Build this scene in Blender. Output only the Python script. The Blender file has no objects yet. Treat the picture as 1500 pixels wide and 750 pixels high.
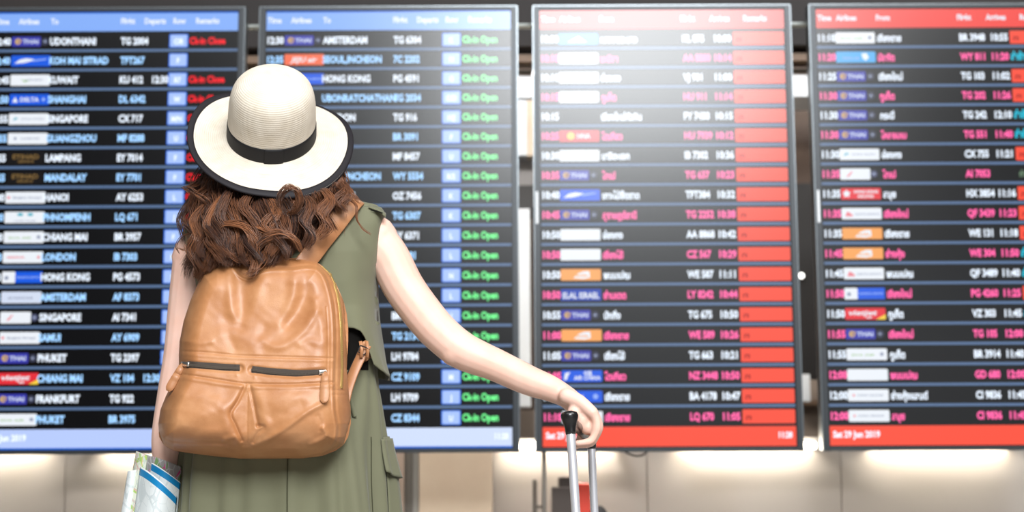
import bpy, math, random
import numpy as np
from mathutils import Vector, Matrix
rng = np.random.default_rng(7); random.seed(7)
S = bpy.context.scene; COL = S.collection

# ------------------------------------------------------------------ camera
FPX = 2083.33; PITCH = math.radians(7.5); ROLL = 0.0046; CAMZ = 0.88
_X = np.array([1., 0, 0]); _F = np.array([0, math.cos(PITCH), math.sin(PITCH)]); _U0 = np.array([0, -math.sin(PITCH), math.cos(PITCH)])
_R = math.cos(ROLL)*_X - math.sin(ROLL)*_U0; _U = math.sin(ROLL)*_X + math.cos(ROLL)*_U0
cam = bpy.data.cameras.new('camera'); co = bpy.data.objects.new('camera', cam); COL.objects.link(co)
cam.sensor_width = 36; cam.lens = 50; cam.clip_start = 0.05; cam.clip_end = 200
M = Matrix.Identity(4)
for i in range(3):
    M[i][0] = _R[i]; M[i][1] = _U[i]; M[i][2] = -_F[i]
M[2][3] = CAMZ
co.matrix_world = M
cam.dof.use_dof = True; cam.dof.focus_distance = 2.74; cam.dof.aperture_fstop = 3.1; cam.dof.aperture_blades = 0
S.camera = co
S.view_settings.view_transform = 'Standard'; S.view_settings.look = 'None'; S.view_settings.gamma = 1
S.view_settings.use_curve_mapping = False; S.view_settings.exposure = 0.0

# ------------------------------------------------------------------ light
w = bpy.data.worlds.new('hall'); S.world = w; w.use_nodes = True
w.node_tree.nodes['Background'].inputs[0].default_value = (0.93, 0.96, 1.0, 1); w.node_tree.nodes['Background'].inputs[1].default_value = 0.06

def area(name, loc, target, size, size_y, power, color=(1, 1, 1)):
    l = bpy.data.lights.new(name, 'AREA'); l.shape = 'RECTANGLE'; l.size = size; l.size_y = size_y; l.energy = power; l.color = color
    o = bpy.data.objects.new(name, l); COL.objects.link(o); o.location = loc
    o.rotation_euler = (Vector(target) - Vector(loc)).to_track_quat('-Z', 'Y').to_euler()
    return o
area('ceiling_light_panel', (-1.6, -0.2, 5.3), (-0.5, 2.5, 0.9), 3.4, 2.6, 66, (1, 0.99, 0.98))
area('ceiling_light_panel', (2.8, 0.3, 5.4), (0.1, 2.8, 0.8), 3.0, 2.6, 180, (1, 0.985, 0.97))
area('hall_spot_panel', (0.95, -3.0, 4.85), (0.45, 4.9, 2.3), 2.9, 2.4, 700, (0.95, 0.98, 1.0))
area('added_fill_panel', (4.0, -7.5, 1.7), (0.6, 4.9, 1.3), 7.0, 3.0, 62, (0.93, 0.97, 1.0))       # added fill from the right, also veils the right-hand screens
area('added_fill_strip', (-0.35, 5.06, 2.22), (-0.35, 5.45, 0.5), 0.9, 0.08, 48, (1, 0.96, 0.90))      # added strip behind the displays to brighten the pillar
area('added_fill_strip', (1.5, 5.20, 2.22), (1.5, 5.75, 0.5), 2.2, 0.08, 4, (1, 0.96, 0.93))  # added to brighten the low wall on the right

area('added_fill_strip', (0.2, 5.75, 2.6), (0.2, 6.5, 1.3), 4.5, 0.1, 34, (1, 0.98, 0.96))  # added to brighten what shows in the display gaps

# ------------------------------------------------------------------ helpers
def P(u, v, Y):
    """the place at depth Y (metres in front of the camera) that the photograph shows at u, v"""
    u = np.asarray(u, float); v = np.asarray(v, float); Y = np.asarray(Y, float)
    dx = (u-750)/FPX; dy = (375-v)/FPX
    d = _F + dx[..., None]*_R + dy[..., None]*_U
    return np.array([0, 0, CAMZ]) + d*(Y/d[..., 1])[..., None]
def lin(c):
    c = np.asarray(c, float)/255.
    return tuple(np.where(c <= 0.04045, c/12.92, ((c+0.055)/1.055)**2.4))
def rgb(*c): return (*lin(c), 1.0)

def mat(name, col, rough=0.6, spec=0.5, metal=0.0, emit=None, strength=1.0, noise=None, bump=None, sheen=0, sss=0, coat=0):
    m = bpy.data.materials.new(name); m.use_nodes = True; nt = m.node_tree; b = nt.nodes['Principled BSDF']
    b.inputs['Base Color'].default_value = col; b.inputs['Roughness'].default_value = rough
    b.inputs['Specular IOR Level'].default_value = spec; b.inputs['Metallic'].default_value = metal
    b.inputs['Sheen Weight'].default_value = sheen; b.inputs['Coat Weight'].default_value = coat
    if sss:
        b.inputs['Subsurface Weight'].default_value = sss; b.inputs['Subsurface Radius'].default_value = (0.012, 0.005, 0.003); b.inputs['Subsurface Scale'].default_value = 1
    if emit:
        b.inputs['Emission Color'].default_value = emit; b.inputs['Emission Strength'].default_value = strength
    tc = nt.nodes.new('ShaderNodeTexCoord')
    if noise:   # (scale, detail, second colour, amount)
        n = nt.nodes.new('ShaderNodeTexNoise'); n.inputs['Scale'].default_value = noise[0]; n.inputs['Detail'].default_value = noise[1]
        nt.links.new(tc.outputs['Object'], n.inputs['Vector'])
        r = nt.nodes.new('ShaderNodeValToRGB'); r.color_ramp.elements[0].position = 0.3; r.color_ramp.elements[1].position = 0.72
        r.color_ramp.elements[0].color = noise[2]; r.color_ramp.elements[1].color = col
        nt.links.new(n.outputs['Fac'], r.inputs['Fac']); nt.links.new(r.outputs['Color'], b.inputs['Base Color'])
    if bump:    # (scale, strength, distance)
        n2 = nt.nodes.new('ShaderNodeTexNoise'); n2.inputs['Scale'].default_value = bump[0]; n2.inputs['Detail'].default_value = 6
        nt.links.new(tc.outputs['Object'], n2.inputs['Vector'])
        bp = nt.nodes.new('ShaderNodeBump'); bp.inputs['Strength'].default_value = bump[1]; bp.inputs['Distance'].default_value = bump[2]
        nt.links.new(n2.outputs['Fac'], bp.inputs['Height']); nt.links.new(bp.outputs['Normal'], b.inputs['Normal'])
    return m

def mesh(name, verts, faces, mats, mi=None, smooth=False):
    me = bpy.data.meshes.new(name); me.from_pydata([tuple(map(float, v)) for v in verts], [], [tuple(map(int, f)) for f in faces])
    for m in (mats if isinstance(mats, (list, tuple)) else [mats]): me.materials.append(m)
    if mi is not None: me.polygons.foreach_set('material_index', np.asarray(mi, np.int32))
    if smooth: me.polygons.foreach_set('use_smooth', np.ones(len(me.polygons), bool))
    me.update(); return me
def link(name, me, parent=None, loc=None, scale=None):
    o = bpy.data.objects.new(name, me); COL.objects.link(o)
    if parent is not None: o.parent = parent
    if loc is not None: o.location = loc
    if scale is not None: o.scale = scale
    return o
def tag(o, label=None, cat=None, group=None, kind=None):
    if label: o['label'] = label
    if cat: o['category'] = cat
    if group: o['group'] = group
    if kind: o['kind'] = kind
    return o
def thing(name, label, cat, loc=(0, 0, 0), group=None):
    o = bpy.data.objects.new(name, None); COL.objects.link(o); o.location = tuple(map(float, loc)); o.empty_display_size = 0.05
    return tag(o, label, cat, group)
def world_part(name, verts, faces, mats, parent=None, mi=None, smooth=True):
    """a mesh given in world coordinates, stored relative to its parent's base"""
    verts = np.asarray(verts, float)
    off = np.zeros(3); p = parent
    while p is not None: off = off + np.array(p.location); p = p.parent
    return link(name, mesh(name, verts-off, faces, mats, mi, smooth), parent)

def box(x0, x1, y0, y1, z0, z1):
    v = [(x, y, z) for x in (x0, x1) for y in (y0, y1) for z in (z0, z1)]
    f = [(0, 1, 3, 2), (4, 6, 7, 5), (0, 4, 5, 1), (2, 3, 7, 6), (0, 2, 6, 4), (1, 5, 7, 3)]
    return v, f
def rbox(x0, x1, y0, y1, z0, z1, r, seg=4):
    """box with rounded corners in the x-z plane and a small chamfer at the front (low y)"""
    pts = []
    for cx, cz, a0 in ((x1-r, z1-r, 0), (x0+r, z1-r, 90), (x0+r, z0+r, 180), (x1-r, z0+r, 270)):
        for k in range(seg+1):
            a = math.radians(a0+90*k/seg); pts.append((cx+r*math.cos(a), cz+r*math.sin(a)))
    n = len(pts); c = min(r*0.35, 0.004, (y1-y0)*0.4); cx, cz = (x0+x1)/2, (z0+z1)/2
    sx, sz = 1-2*c/(x1-x0), 1-2*c/(z1-z0)
    v = [(cx+(x-cx)*sx, y0, cz+(z-cz)*sz) for x, z in pts]+[(x, y0+c, z) for x, z in pts]+[(x, y1, z) for x, z in pts]
    f = [tuple(range(n)), tuple(range(3*n-1, 2*n-1, -1))]
    for k in range(n):
        k2 = (k+1) % n
        f += [(k, n+k, n+k2, k2), (n+k, 2*n+k, 2*n+k2, n+k2)]
    return v, f
def join(*geo):
    V, Fc = [], []
    for v, f in geo:
        b = len(V); V += [tuple(x) for x in v]; Fc += [tuple(i+b for i in q) for q in f]
    return V, Fc
def grid_faces(nr, nc, wrap=False, off=0):
    f = []
    for i in range(nr-1):
        for j in range(nc if wrap else nc-1):
            j2 = (j+1) % nc
            f.append((off+i*nc+j, off+i*nc+j2, off+(i+1)*nc+j2, off+(i+1)*nc+j))
    return f
def smoothpath(pts, n):
    """Catmull-Rom through rows of pts, n samples"""
    p = np.asarray(pts, float); p = np.vstack([2*p[0]-p[1], p, 2*p[-1]-p[-2]])
    t = np.linspace(0, len(p)-3-1e-9, n); i = t.astype(int); u = (t-i)[:, None]
    a, b, c, d = p[i], p[i+1], p[i+2], p[i+3]
    return 0.5*(2*b+(c-a)*u+(2*a-5*b+4*c-d)*u**2+(3*b-a-3*c+d)*u**3)
def tube(path, rad, sides=12, cap=True, flat=1.0):
    """closed tube with rounded ends along a path; rad per point"""
    path = np.asarray(path, float); rad = np.broadcast_to(np.asarray(rad, float), (len(path),)).copy()
    if cap:
        t0 = path[0]-path[1]; t0 /= np.linalg.norm(t0); t1 = path[-1]-path[-2]; t1 /= np.linalg.norm(t1)
        ks = np.array([0.15, 0.5, 0.8])*math.pi/2
        A = [path[0]+t0*rad[0]*math.cos(k) for k in ks]; RA = [rad[0]*math.sin(k) for k in ks]
        B = [path[-1]+t1*rad[-1]*math.cos(k) for k in ks[::-1]]; RB = [rad[-1]*math.sin(k) for k in ks[::-1]]
        path = np.vstack([A, path, B]); rad = np.concatenate([RA, rad, RB])
    T = np.gradient(path, axis=0); T /= np.linalg.norm(T, axis=1)[:, None]
    ref = np.array([0, 1., 0]) if abs(T[0][1]) < 0.9 else np.array([1., 0, 0])
    V = []; a = np.arange(sides)*2*math.pi/sides
    for k in range(len(path)):
        n1 = ref-T[k]*(ref@T[k]); n1 /= np.linalg.norm(n1); ref = n1; n2 = np.cross(T[k], n1)
        V.append(path[k]+rad[k]*(np.cos(a)[:, None]*n1*flat+np.sin(a)[:, None]*n2))
    V = np.vstack(V); n = len(path)
    f = grid_faces(n, sides, True)+[tuple(range(sides))[::-1], tuple((n-1)*sides+i for i in range(sides))]
    return V, f
def lathe(prof, sides=24, center=(0, 0, 0), axis=None):
    """prof rows (r, h)"""
    a = np.arange(sides)*2*math.pi/sides; V = []
    for r, h in prof: V += [(r*math.cos(t), r*math.sin(t), h) for t in a]
    V = np.array(V)
    if axis is not None:
        q = Vector((0, 0, 1)).rotation_difference(Vector(axis)).to_matrix(); V = V@np.array(q).T
    V = V+np.asarray(center); n = len(prof)
    return V, grid_faces(n, sides, True)+[tuple(range(sides))[::-1], tuple((n-1)*sides+i for i in range(sides))]
def ellipsoid(c, r, nu=16, nv=12, rot=None):
    V = []
    for i in range(nv+1):
        th = math.pi*(i+0.02)/(nv+0.04)
        for j in range(nu):
            ph = 2*math.pi*j/nu; V.append((r[0]*math.sin(th)*math.cos(ph), r[1]*math.sin(th)*math.sin(ph), r[2]*math.cos(th)))
    V = np.array(V)
    if rot is not None: V = V@np.array(rot).T
    V = V+np.asarray(c)
    return V, grid_faces(nv+1, nu, True)+[tuple(range(nu))[::-1], tuple(nv*nu+i for i in range(nu))]
def ribbon(path, side, width, thick):
    """closed strap: path points, side direction per point, width, thickness"""
    path = np.asarray(path, float); side = np.asarray(side, float)
    if side.ndim == 1: side = np.tile(side, (len(path), 1))
    T = np.gradient(path, axis=0); T /= np.linalg.norm(T, axis=1)[:, None]
    side = side-T*np.sum(side*T, axis=1)[:, None]; side /= np.linalg.norm(side, axis=1)[:, None]
    N = np.cross(side, T); w_ = np.broadcast_to(np.asarray(width, float), (len(path),))[:, None]/2; h = thick/2
    prof = [(-1, -.5), (-.93, -1), (.93, -1), (1, -.5), (1, .5), (.93, 1), (-.93, 1), (-1, .5)]
    V = np.stack([path+side*w_*a+N*h*b for a, b in prof], axis=1).reshape(-1, 3); n = len(path)
    return V, grid_faces(n, 8, True)+[tuple(range(8))[::-1], tuple((n-1)*8+i for i in range(8))]

# ------------------------------------------------------------------ setting
m_floor = mat('floor_tile', rgb(188, 182, 174), 0.35, noise=(3, 4, rgb(170, 164, 156)))
m_joint = mat('floor_joint', rgb(120, 116, 110), 0.8)
m_wallp = mat('beige_laminate', rgb(190, 183, 176), 0.45, noise=(1.5, 3, rgb(185, 178, 171)))
m_seam = mat('wall_joint', rgb(186, 178, 170), 0.8)
m_dark = mat('dark_bulkhead', rgb(40, 33, 31), 0.7, noise=(4, 3, rgb(32, 27, 26)))
m_rail = mat('grey_metal_rail', rgb(170, 176, 172), 0.5, 0.4)
m_wood = mat('tan_wood', rgb(140, 112, 88), 0.55, noise=(14, 4, rgb(120, 94, 72)))
m_olive = mat('olive_board', rgb(74, 68, 58), 0.7)
m_white = mat('white_board', rgb(228, 231, 234), 0.5)
m_tan = mat('tan_stone', rgb(220, 199, 174), 0.5, noise=(9, 5, rgb(212, 189, 164)))
m_brown = mat('brown_board', rgb(112, 90, 74), 0.6, noise=(8, 4, rgb(92, 72, 60)))
m_black = mat('black_panel', rgb(26, 22, 20), 0.5)
m_steel = mat('brushed_steel', rgb(176, 172, 164), 0.35, metal=0.6)
m_greytrim = mat('grey_trim', rgb(112, 106, 98), 0.5)
m_lamp = mat('warm_tube', (1, 1, 1, 1), 0.5, emit=(1.0, 0.90, 0.74, 1), strength=30)
m_lampend = mat('tube_cap', rgb(200, 200, 195), 0.4)

# floor with tiles as far as they are near
fl = tag(link('floor', mesh('floor', *box(-6, 6, -5, 9, -0.10, -0.006), m_joint)), kind='structure')
tv, tf = box(-0.298, 0.298, -0.298, 0.298, -0.02, 0)
tm = mesh('floor_tile', tv, tf, m_floor)
for i in range(-7, 8):
    for j in range(0, 10):
        link('floor_tile', tm, fl, (i*0.6, 0.3+j*0.6, 0))

YW = 5.75
ztop = float(P(700, 642, YW)[2])
wl = tag(link('wall_back', mesh('wall_back', *box(-4.2, 4.2, YW+0.02, YW+0.12, 0, ztop), m_seam)), kind='structure')
for k in range(-6, 5):
    xb = float(P(1232, 700, YW)[0])+k*0.775
    v, f = rbox(0.002, 0.773, 0, 0.022, 0.0, ztop-0.004, 0.004, 1)
    link('wall_panel', mesh('wall_panel', v, f, m_wallp), wl, (xb, YW, 0))
# what shows in the gaps between the displays, one bay behind
bk = tag(link('wall_rear', mesh('wall_rear', *box(-4.4, 4.4, 7.4, 7.5, 0, 4.2), m_brown)), kind='structure')
def bay(name, u0, u1, v0, v1, Y, depth, m, label=None):
    a = P(u0, v1, Y); b = P(u1, v0, Y)
    o = link(name, mesh(name, *box(a[0], b[0], Y, Y+depth, a[2], b[2]), m), None)
    tag(o, kind='structure')
    return o
def bayc(name, u0, u1, v0, v1, Y, depth, m, parent):
    a = P(u0, v1, Y); b = P(u1, v0, Y)
    return link(name, mesh(name, *box(a[0], b[0], Y, Y+depth, a[2], b[2]), m), parent)
bay('trim_1', -700, 2200, -60, 74, 5.35, 0.2, m_dark)              # bulkhead
bay('trim_2', -700, 2200, 73, 97, 5.40, 0.1, m_wood)               # timber beam
bay('trim_3', -700, 2200, 97, 109, 5.44, 0.06, m_olive)
bay('trim_4', -400, 1900, 29, 43, 5.02, 0.04, m_rail)              # mounting rail
bayc('wall_panel', -150, 1700, 108, 147, 6.6, 0.3, m_white, bk)
bayc('wall_panel', 640, 772, 147, 228, 6.5, 0.3, m_white, bk)
bayc('wall_panel', 772, 860, 147, 228, 6.5, 0.3, m_tan, bk)
bayc('wall_panel', 640, 860, 226, 272, 6.6, 0.3, mat('grey_board', rgb(140, 136, 134), .6), bk)
bayc('wall_panel', 640, 860, 271, 306, 6.4, 0.3, m_black, bk)
bayc('wall_panel', 640, 860, 600, 642, 6.6, 0.2, mat('taupe_board', rgb(150, 134, 120), .6), bk)
bayc('wall_panel', 1100, 1260, 268, 556, 6.6, 0.2, m_black, bk)
bayc('wall_panel', 1100, 1260, 556, 640, 6.5, 0.2, mat('taupe_board', rgb(150, 134, 120), .6), bk)
bayc('wall_panel', 1100, 1260, 586, 594, 6.45, 0.2, m_wood, bk)
pw = bay('pillar_white', 752, 776, 306, 596, 6.2, 0.25, m_white); pw.name = 'white_column'
pw['kind'] = 'structure'
tag(bay('white_canister', 1158, 1186, 548, 588, 6.3, 0.1, m_white), 'small white box standing behind the gap left of the rightmost display', 'box')['kind'] = 'thing'
# round white lamp in that gap
c = P(1174, 404, 6.578)
lp = thing('signal_lamp', 'tiny round white lamp glowing in the dark gap left of the rightmost display', 'lamp', c)
v, f = lathe([(0.012, 0), (0.017, 0.004), (0.017, 0.02), (0.010, 0.024)], 14, axis=(0, 1, 0)); link('lamp_rim', mesh('lamp_rim', v, f, m_greytrim), lp)
v, f = ellipsoid((0, -0.002, 0), (0.0125, 0.006, 0.0125)); link('lamp_lens', mesh('lamp_lens', v, f, mat('lamp_glow', (1, 1, 1, 1), emit=(1, 1, .95, 1), strength=3), smooth=True), lp)

# pillar right of the skirt
a = P(520, 700, 5.4)[0]; b = P(721, 700, 5.4)[0]
pl = tag(link('wall_pillar', mesh('wall_pillar', *box(a, b, 5.4, 5.7, 0, 3.2), mat('pillar_core', rgb(120, 108, 96), .7))), kind='structure')
for u0, u1, mm, y in ((521, 592, mat('pink_beige_stone', rgb(184, 164, 148), .5, noise=(7, 4, rgb(176, 154, 138))), 5.385), (593, 596, m_greytrim, 5.395), (597, 604.5, m_greytrim, 5.392), (605, 613, m_steel, 5.38), (614, 721, m_tan, 5.385)):
    xa, xb = P(u0, 700, 5.39)[0], P(u1, 700, 5.39)[0]
    link('pillar_panel', mesh('pillar_panel', *box(xa, xb, y, 5.402, 0, 3.2), mm), pl)

# tube lights tucked in behind the lower edge of the displays
def tube_light(u0, u1, label):
    c = P((u0+u1)/2, 653, 5.685); L = P(u1, 652, 5.685)[0]-P(u0, 652, 5.685)[0]
    t = thing('tube_light', label, 'lamp', c, 'tube lights along the low beige wall')
    v, f = tube([(-L/2+.02, 0, 0), (L/2-.02, 0, 0)], 0.013, 14); link('lamp_tube', mesh('lamp_tube', v, f, m_lamp, smooth=True), t)
    for s in (-1, 1):
        v, f = rbox(s*L/2-.016, s*L/2+.016, -.018, .064, -.018, .018, .005); link('lamp_end', mesh('lamp_end', v, f, m_lampend), t)
for u0, u1, lab in ((-150, 70, 'tube light washing the beige wall at the far left edge'),
                    (140, 372, 'tube light on the beige wall left of and behind the woman'),
                    (727, 905, 'tube light on the beige wall behind the suitcase handle'),
                    (988, 1200, 'tube light on the beige wall below the glaring red display'),
                    (1272, 1488, 'tube light on the beige wall below the rightmost display')):
    tube_light(u0, u1, lab)

# ------------------------------------------------------------------ flight displays
YS = 4.9; SW, SH = 0.866, 1.537; ROWH = 0.0701; HEADH = 0.068
SR = 0.255
def smat(name, col, k=1.0):
    m = mat(name, (0.001, 0.001, 0.0015, 1), SR, 0.5, emit=(*[c*k for c in lin(col)], 1), strength=1.0); return m
m_screen = mat('screen_black', (0.001, 0.001, 0.0018, 1), SR, 0.5)
m_bezel = mat('bezel', rgb(52, 56, 60), 0.38, 0.5, metal=0.3)
m_bezel_edge = mat('bezel_edge', rgb(120, 126, 130), 0.3, 0.5, metal=0.7)
K = {
 'w': smat('text_white', (232, 242, 255), 1.25), 'b': smat('text_ice_blue', (160, 208, 255), 1.35), 'p': smat('text_pink', (255, 96, 164), 1.35),
 'r': smat('text_red', (240, 18, 34), 1.25), 'g': smat('text_green', (110, 240, 140), 1.25), 'c': smat('text_cyan', (30, 205, 235)), 'dk': smat('text_dim', (170, 30, 24)),
 'gy': smat('text_grey_green', (110, 140, 110)),
 'line': smat('row_line', (94, 120, 158)), 'blue': smat('header_blue', (134, 176, 250)), 'blue2': smat('footer_blue', (186, 206, 255)), 'blue3': smat('footer_pale_blue', (212, 226, 255)),
 'edge': smat('blue_edge', (24, 104, 216)), 'box': smat('box_blue', (172, 200, 255)), 'boxe': smat('box_edge', (60, 126, 250)), 'red': smat('block_red', (255, 80, 56)), 'redh': smat('header_red', (244, 72, 64)),
 'hw': smat('header_text', (235, 243, 255)),
}
T = {n: smat('tile_'+n, c) for n, c in dict(violet=(58, 60, 176), blue=(24, 92, 228), navy=(20, 64, 178), white=(238, 243, 250), pale=(214, 224, 244), orange=(250, 168, 92), coral=(250, 112, 74), red=(232, 48, 60),
      sky=(72, 172, 238), black=(14, 12, 12), gold=(214, 176, 100), bronze=(132, 104, 58), star=(74, 78, 108), starl=(150, 160, 190), yellow=(250, 214, 70), teal=(90, 180, 200), ink=(140, 150, 176), softred=(236, 130, 140), softblue=(150, 180, 250), green=(150, 190, 120)).items()}

_tc = {}
def text_geo(s, bold=0.040):
    """outline of a line of writing: verts (x, y) with capitals 0.70 high, faces"""
    if s in _tc: return _tc[s]
    c = bpy.data.curves.new('t', 'FONT'); c.body = s; c.offset = bold; c.resolution_u = 2
    o = bpy.data.objects.new('t', c); COL.objects.link(o)
    me = bpy.data.meshes.new_from_object(o.evaluated_get(bpy.context.evaluated_depsgraph_get()))
    V = np.array([tuple(v.co) for v in me.vertices]).reshape(-1, 3)[:, :2]; Fc = [tuple(p.vertices) for p in me.polygons]
    bpy.data.objects.remove(o); bpy.data.curves.remove(c); bpy.data.meshes.remove(me)
    _tc[s] = (V, Fc); return _tc[s]
_tm = {}
def text_mesh(s, em, xs, m, y=0.0, right=False, center=False):
    key = (s, em, xs, m.name, right, center)
    if key not in _tm:
        V, Fc = text_geo(s)
        x = V[:, 0]*em*xs; z = V[:, 1]*em
        x = x-(x.max() if right else x.min() if not center else (x.max()+x.min())/2)
        _tm[key] = mesh('writing', np.stack([x, np.zeros(len(x)), z], 1), Fc, m)
    return _tm[key]
def put_text(name, s, x, z, parent, m, em=0.0355, xs=0.75, right=False, center=False, y=-0.0014):
    return link(name, text_mesh(s, em, xs, m, 0, right, center), parent, (x, y, z))
EM = 0.0355
def rr(x0, x1, z0, z1, y, r=0.004):
    v, f = rbox(x0, x1, y, y+0.0006, z0, z1, r, 2); return v, f
def poly(pts, y):
    return [(x, y, z) for x, z in pts], [tuple(range(len(pts)))]
def circle(cx, cz, r, y, n=14, sx=1): return poly([(cx+r*sx*math.cos(2*math.pi*k/n), cz+r*math.sin(2*math.pi*k/n)) for k in range(n)], y)
def star(cx, cz, r, y, q=.42):
    return poly([(cx+(r if k % 2 == 0 else r*q)*math.sin(math.pi*k/5), cz+(r if k % 2 == 0 else r*q)*math.cos(math.pi*k/5)) for k in range(10)], y)
def word(s, cx, cz, h, wid, y):
    V, Fc = text_geo(s, 0.028); x = V[:, 0]-(V[:, 0].max()+V[:, 0].min())/2; zz = V[:, 1]
    sx = wid/(V[:, 0].max()-V[:, 0].min()); sz = h/0.7
    return [(a*sx+cx, y, b*sz+cz-h/2) for a, b in zip(x, zz)], Fc
_tiles = {}
TW, TH = 0.140, 0.040
def tile_mesh(kind):
    """airline tile: plate, mark and lettering as one flat piece in several colours; origin at its left middle"""
    if kind in _tiles: return _tiles[kind]
    L = []   # (geometry, material)
    add = lambda g, m: L.append((g, T[m]))
    h = TH/2; y1, y2, y3 = -0.0006, -0.0013, -0.0016
    if kind == 'thai':
        add(rr(0, .102, -h*.88, h*.88, y1, .002), 'violet'); add(rr(.102, .134, -h*.88, h*.88, y1, .002), 'black')
        add(circle(.022, 0, .011, y2, 12), 'gold'); add(circle(.025, 0, .006, y3, 10, .7), 'violet'); add(poly([(.010, -.004), (.034, .009), (.030, -.003)], y3), 'gold')
        add(word('THAI', .066, 0, .0150, .056, y2), 'pale')
        add(circle(.118, 0, .0125, y2, 16), 'star'); add(circle(.118, 0, .0098, y3, 16), 'black'); add(star(.118, 0, .0085, -0.0019), 'starl')
    elif kind == 'wing':
        add(rr(0, TW, -h, h, y1), 'blue'); add(poly([(.012, -.010), (.030, .004), (.052, .009), (.082, .006), (.070, -.002), (.044, -.008)], y2), 'white'); add(poly([(.070, .002), (.124, .008), (.126, .004), (.078, -.003)], y2), 'softblue')
    elif kind == 'delta':
        add(rr(0, TW, -h, h, y1), 'blue'); add(poly([(.010, -.010), (.020, .010), (.030, -.010)], y2), 'white'); add(word('DELTA', .071, 0, .015, .066, y2), 'white')
        add(poly([(.112, 0), (.120, .008), (.128, 0), (.120, -.008)], y2), 'softblue')
    elif kind == 'etihad':
        add(rr(0, TW*.92, -h*1.1, h*1.1, y1), 'black'); add(word('ETIHAD', .066, .005, .0160, .092, y2), 'bronze'); add(word('AIRWAYS', .066, -.012, .0085, .056, y2), 'bronze')
    elif kind == 'jeju':
        add(rr(0, TW, -h, h, y1), 'coral'); V, Fc = word('JEJU air', .070, 0, .0175, .092, y2); V = [(x+zz*.3, y, zz) for x, y, zz in V]; add((V, Fc), 'white')
    elif kind in ('jet', 'jetc'):
        add(rr(0, TW, -h, h, y1), 'red'); V, Fc = word('vietjet', .060, .004, .017, .100, y2); V = [(x+zz*.3, y, zz) for x, y, zz in V]; add((V, Fc), 'white'); add(poly([(.106, -h), (TW, -.002), (TW, -h)], y2), 'yellow'); add(word('air', .084, -.012, .008, .022, y2), 'white')
    elif kind == 'bangkok':
        add(rr(0, .046, -h, h, y1), 'white'); add(poly([(.046, -h), (TW, -h), (TW, h), (.046, h)], y1), 'blue'); add(circle(.016, -.002, .007, y2, 10), 'ink'); add(word('BANGKOK AIRWAYS', .093, 0, .008, .082, y2), 'softblue')
    elif kind == 'smile':
        add(rr(0, TW, -h, h, y1), 'orange'); add(poly([(.044, -.012), (.060, .004), (.080, .012), (.100, .012), (.102, -.010), (.080, -.015)], y2), 'white'); add(word('smile', .074, -.002, .010, .040, y3), 'orange')
    elif kind == 'skyt':
        add(rr(0, TW, -h, h, y1), 'sky'); add(word('OMAN AIR', .052, -.004, .009, .062, y2), 'softblue'); add(poly([(.090, .012), (.108, .014), (.116, -.002), (.104, -.014), (.094, -.004)], y2), 'white')
    elif kind == 'hot':
        add(rr(0, TW, -h, h, y1), 'red'); add(circle(.040, 0, .013, y2), 'yellow'); add(star(.040, 0, .011, y3), 'orange'); add(word('HNA', .086, 0, .016, .046, y2), 'white')
    elif kind == 'hkair':
        add(rr(0, TW, -h, h, y1), 'red'); add(star(.020, 0, .015, y2, .6), 'white'); add(word('HONG KONG', .088, .007, .010, .084, y2), 'white'); add(word('AIRLINES', .086, -.009, .010, .058, y2), 'white')
    elif kind == 'elal':
        add(rr(0, TW, -h*.6, h*.6, y1), 'navy'); add(poly([(0, -h), (TW, -h), (TW, -h*.58), (0, -h*.58)], y1), 'navy'); add(poly([(0, h*.58), (TW, h*.58), (TW, h), (0, h)], y1), 'navy'); V, Fc = word('ELAL ISRAEL', .070, -.002, .020, .126, y2); add((V, Fc), 'white')
    elif kind == 'nz':
        add(rr(0, TW, -h, h, y1), 'blue'); add(poly([(.008, -.014), (.012, .010), (.030, .014), (.022, 0), (.018, -.012)], y2), 'white'); add(word('AIR CHINA', .088, -.006, .013, .092, y2), 'white'); add(word('中国', .090, .009, .012, .026, y2), 'white')
    elif kind == 'bluedots':
        add(rr(0, TW, -h, h, y1), 'blue'); add(word('BRITISH', .048, 0, .011, .052, y2), 'white'); add(circle(.116, 0, .009, y2), 'softblue')
    elif kind == 'skyw':
        add(rr(0, TW, -h, h, y1), 'sky'); add(poly([(.03, -.012), (.10, -.012), (.07, .010)], y2), 'white')
    else:   # white tiles with a faint line of print and a small mark
        short = kind == 'ai'
        add(rr(0, .106 if short else TW, -h, h, y1), 'pale' if kind == 'klm' else 'white')
        if short:
            add(poly([(.020, -.012), (.032, -.008), (.046, .012), (.036, .006)], y2), 'softred'); add(circle(.118, 0, .0125, y2, 16), 'star'); add(star(.118, 0, .0085, y3), 'starl')
        if kind == 'kuwait': add(poly([(.036, .004), (.052, -.008), (.072, .002), (.054, -.002)], y2), 'green'); add(word('KUWAIT AIRWAYS', .084, .001, .006, .060, y2), 'ink')
        if kind == 'bkk': add(circle(.012, 0, .005, y2), 'softred'); add(word('Bangkok Airways', .076, 0, .007, .098, y2), 'ink')
        if kind == 'lanmei': add(circle(.055, .010, .006, y2, 10, 1.8), 'teal'); add(circle(.090, .010, .006, y2, 10, 1.8), 'teal'); add(word('LANMEI AIRLINES', .072, -.013, .004, .074, y2), 'ink')
        if kind == 'eva': add(word('EVA AIR', .058, -.002, .006, .080, y2), 'green'); add(rr(.116, .127, -.005, .006, y2, .001), 'ink')
        if kind == 'iberia': add(word('IBERIA', .046, 0, .007, .062, y2), 'softred'); add(circle(.124, 0, .005, y2), 'softred')
        if kind == 'klm': add(word('AIR FRANCE KLM', .066, -.002, .007, .086, y2), 'ink')
        if kind == 'cx': add(poly([(.014, -.006), (.022, .006), (.036, .002)], y2), 'teal'); add(word('CATHAY PACIFIC', .084, 0, .005, .084, y2), 'ink')
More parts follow.
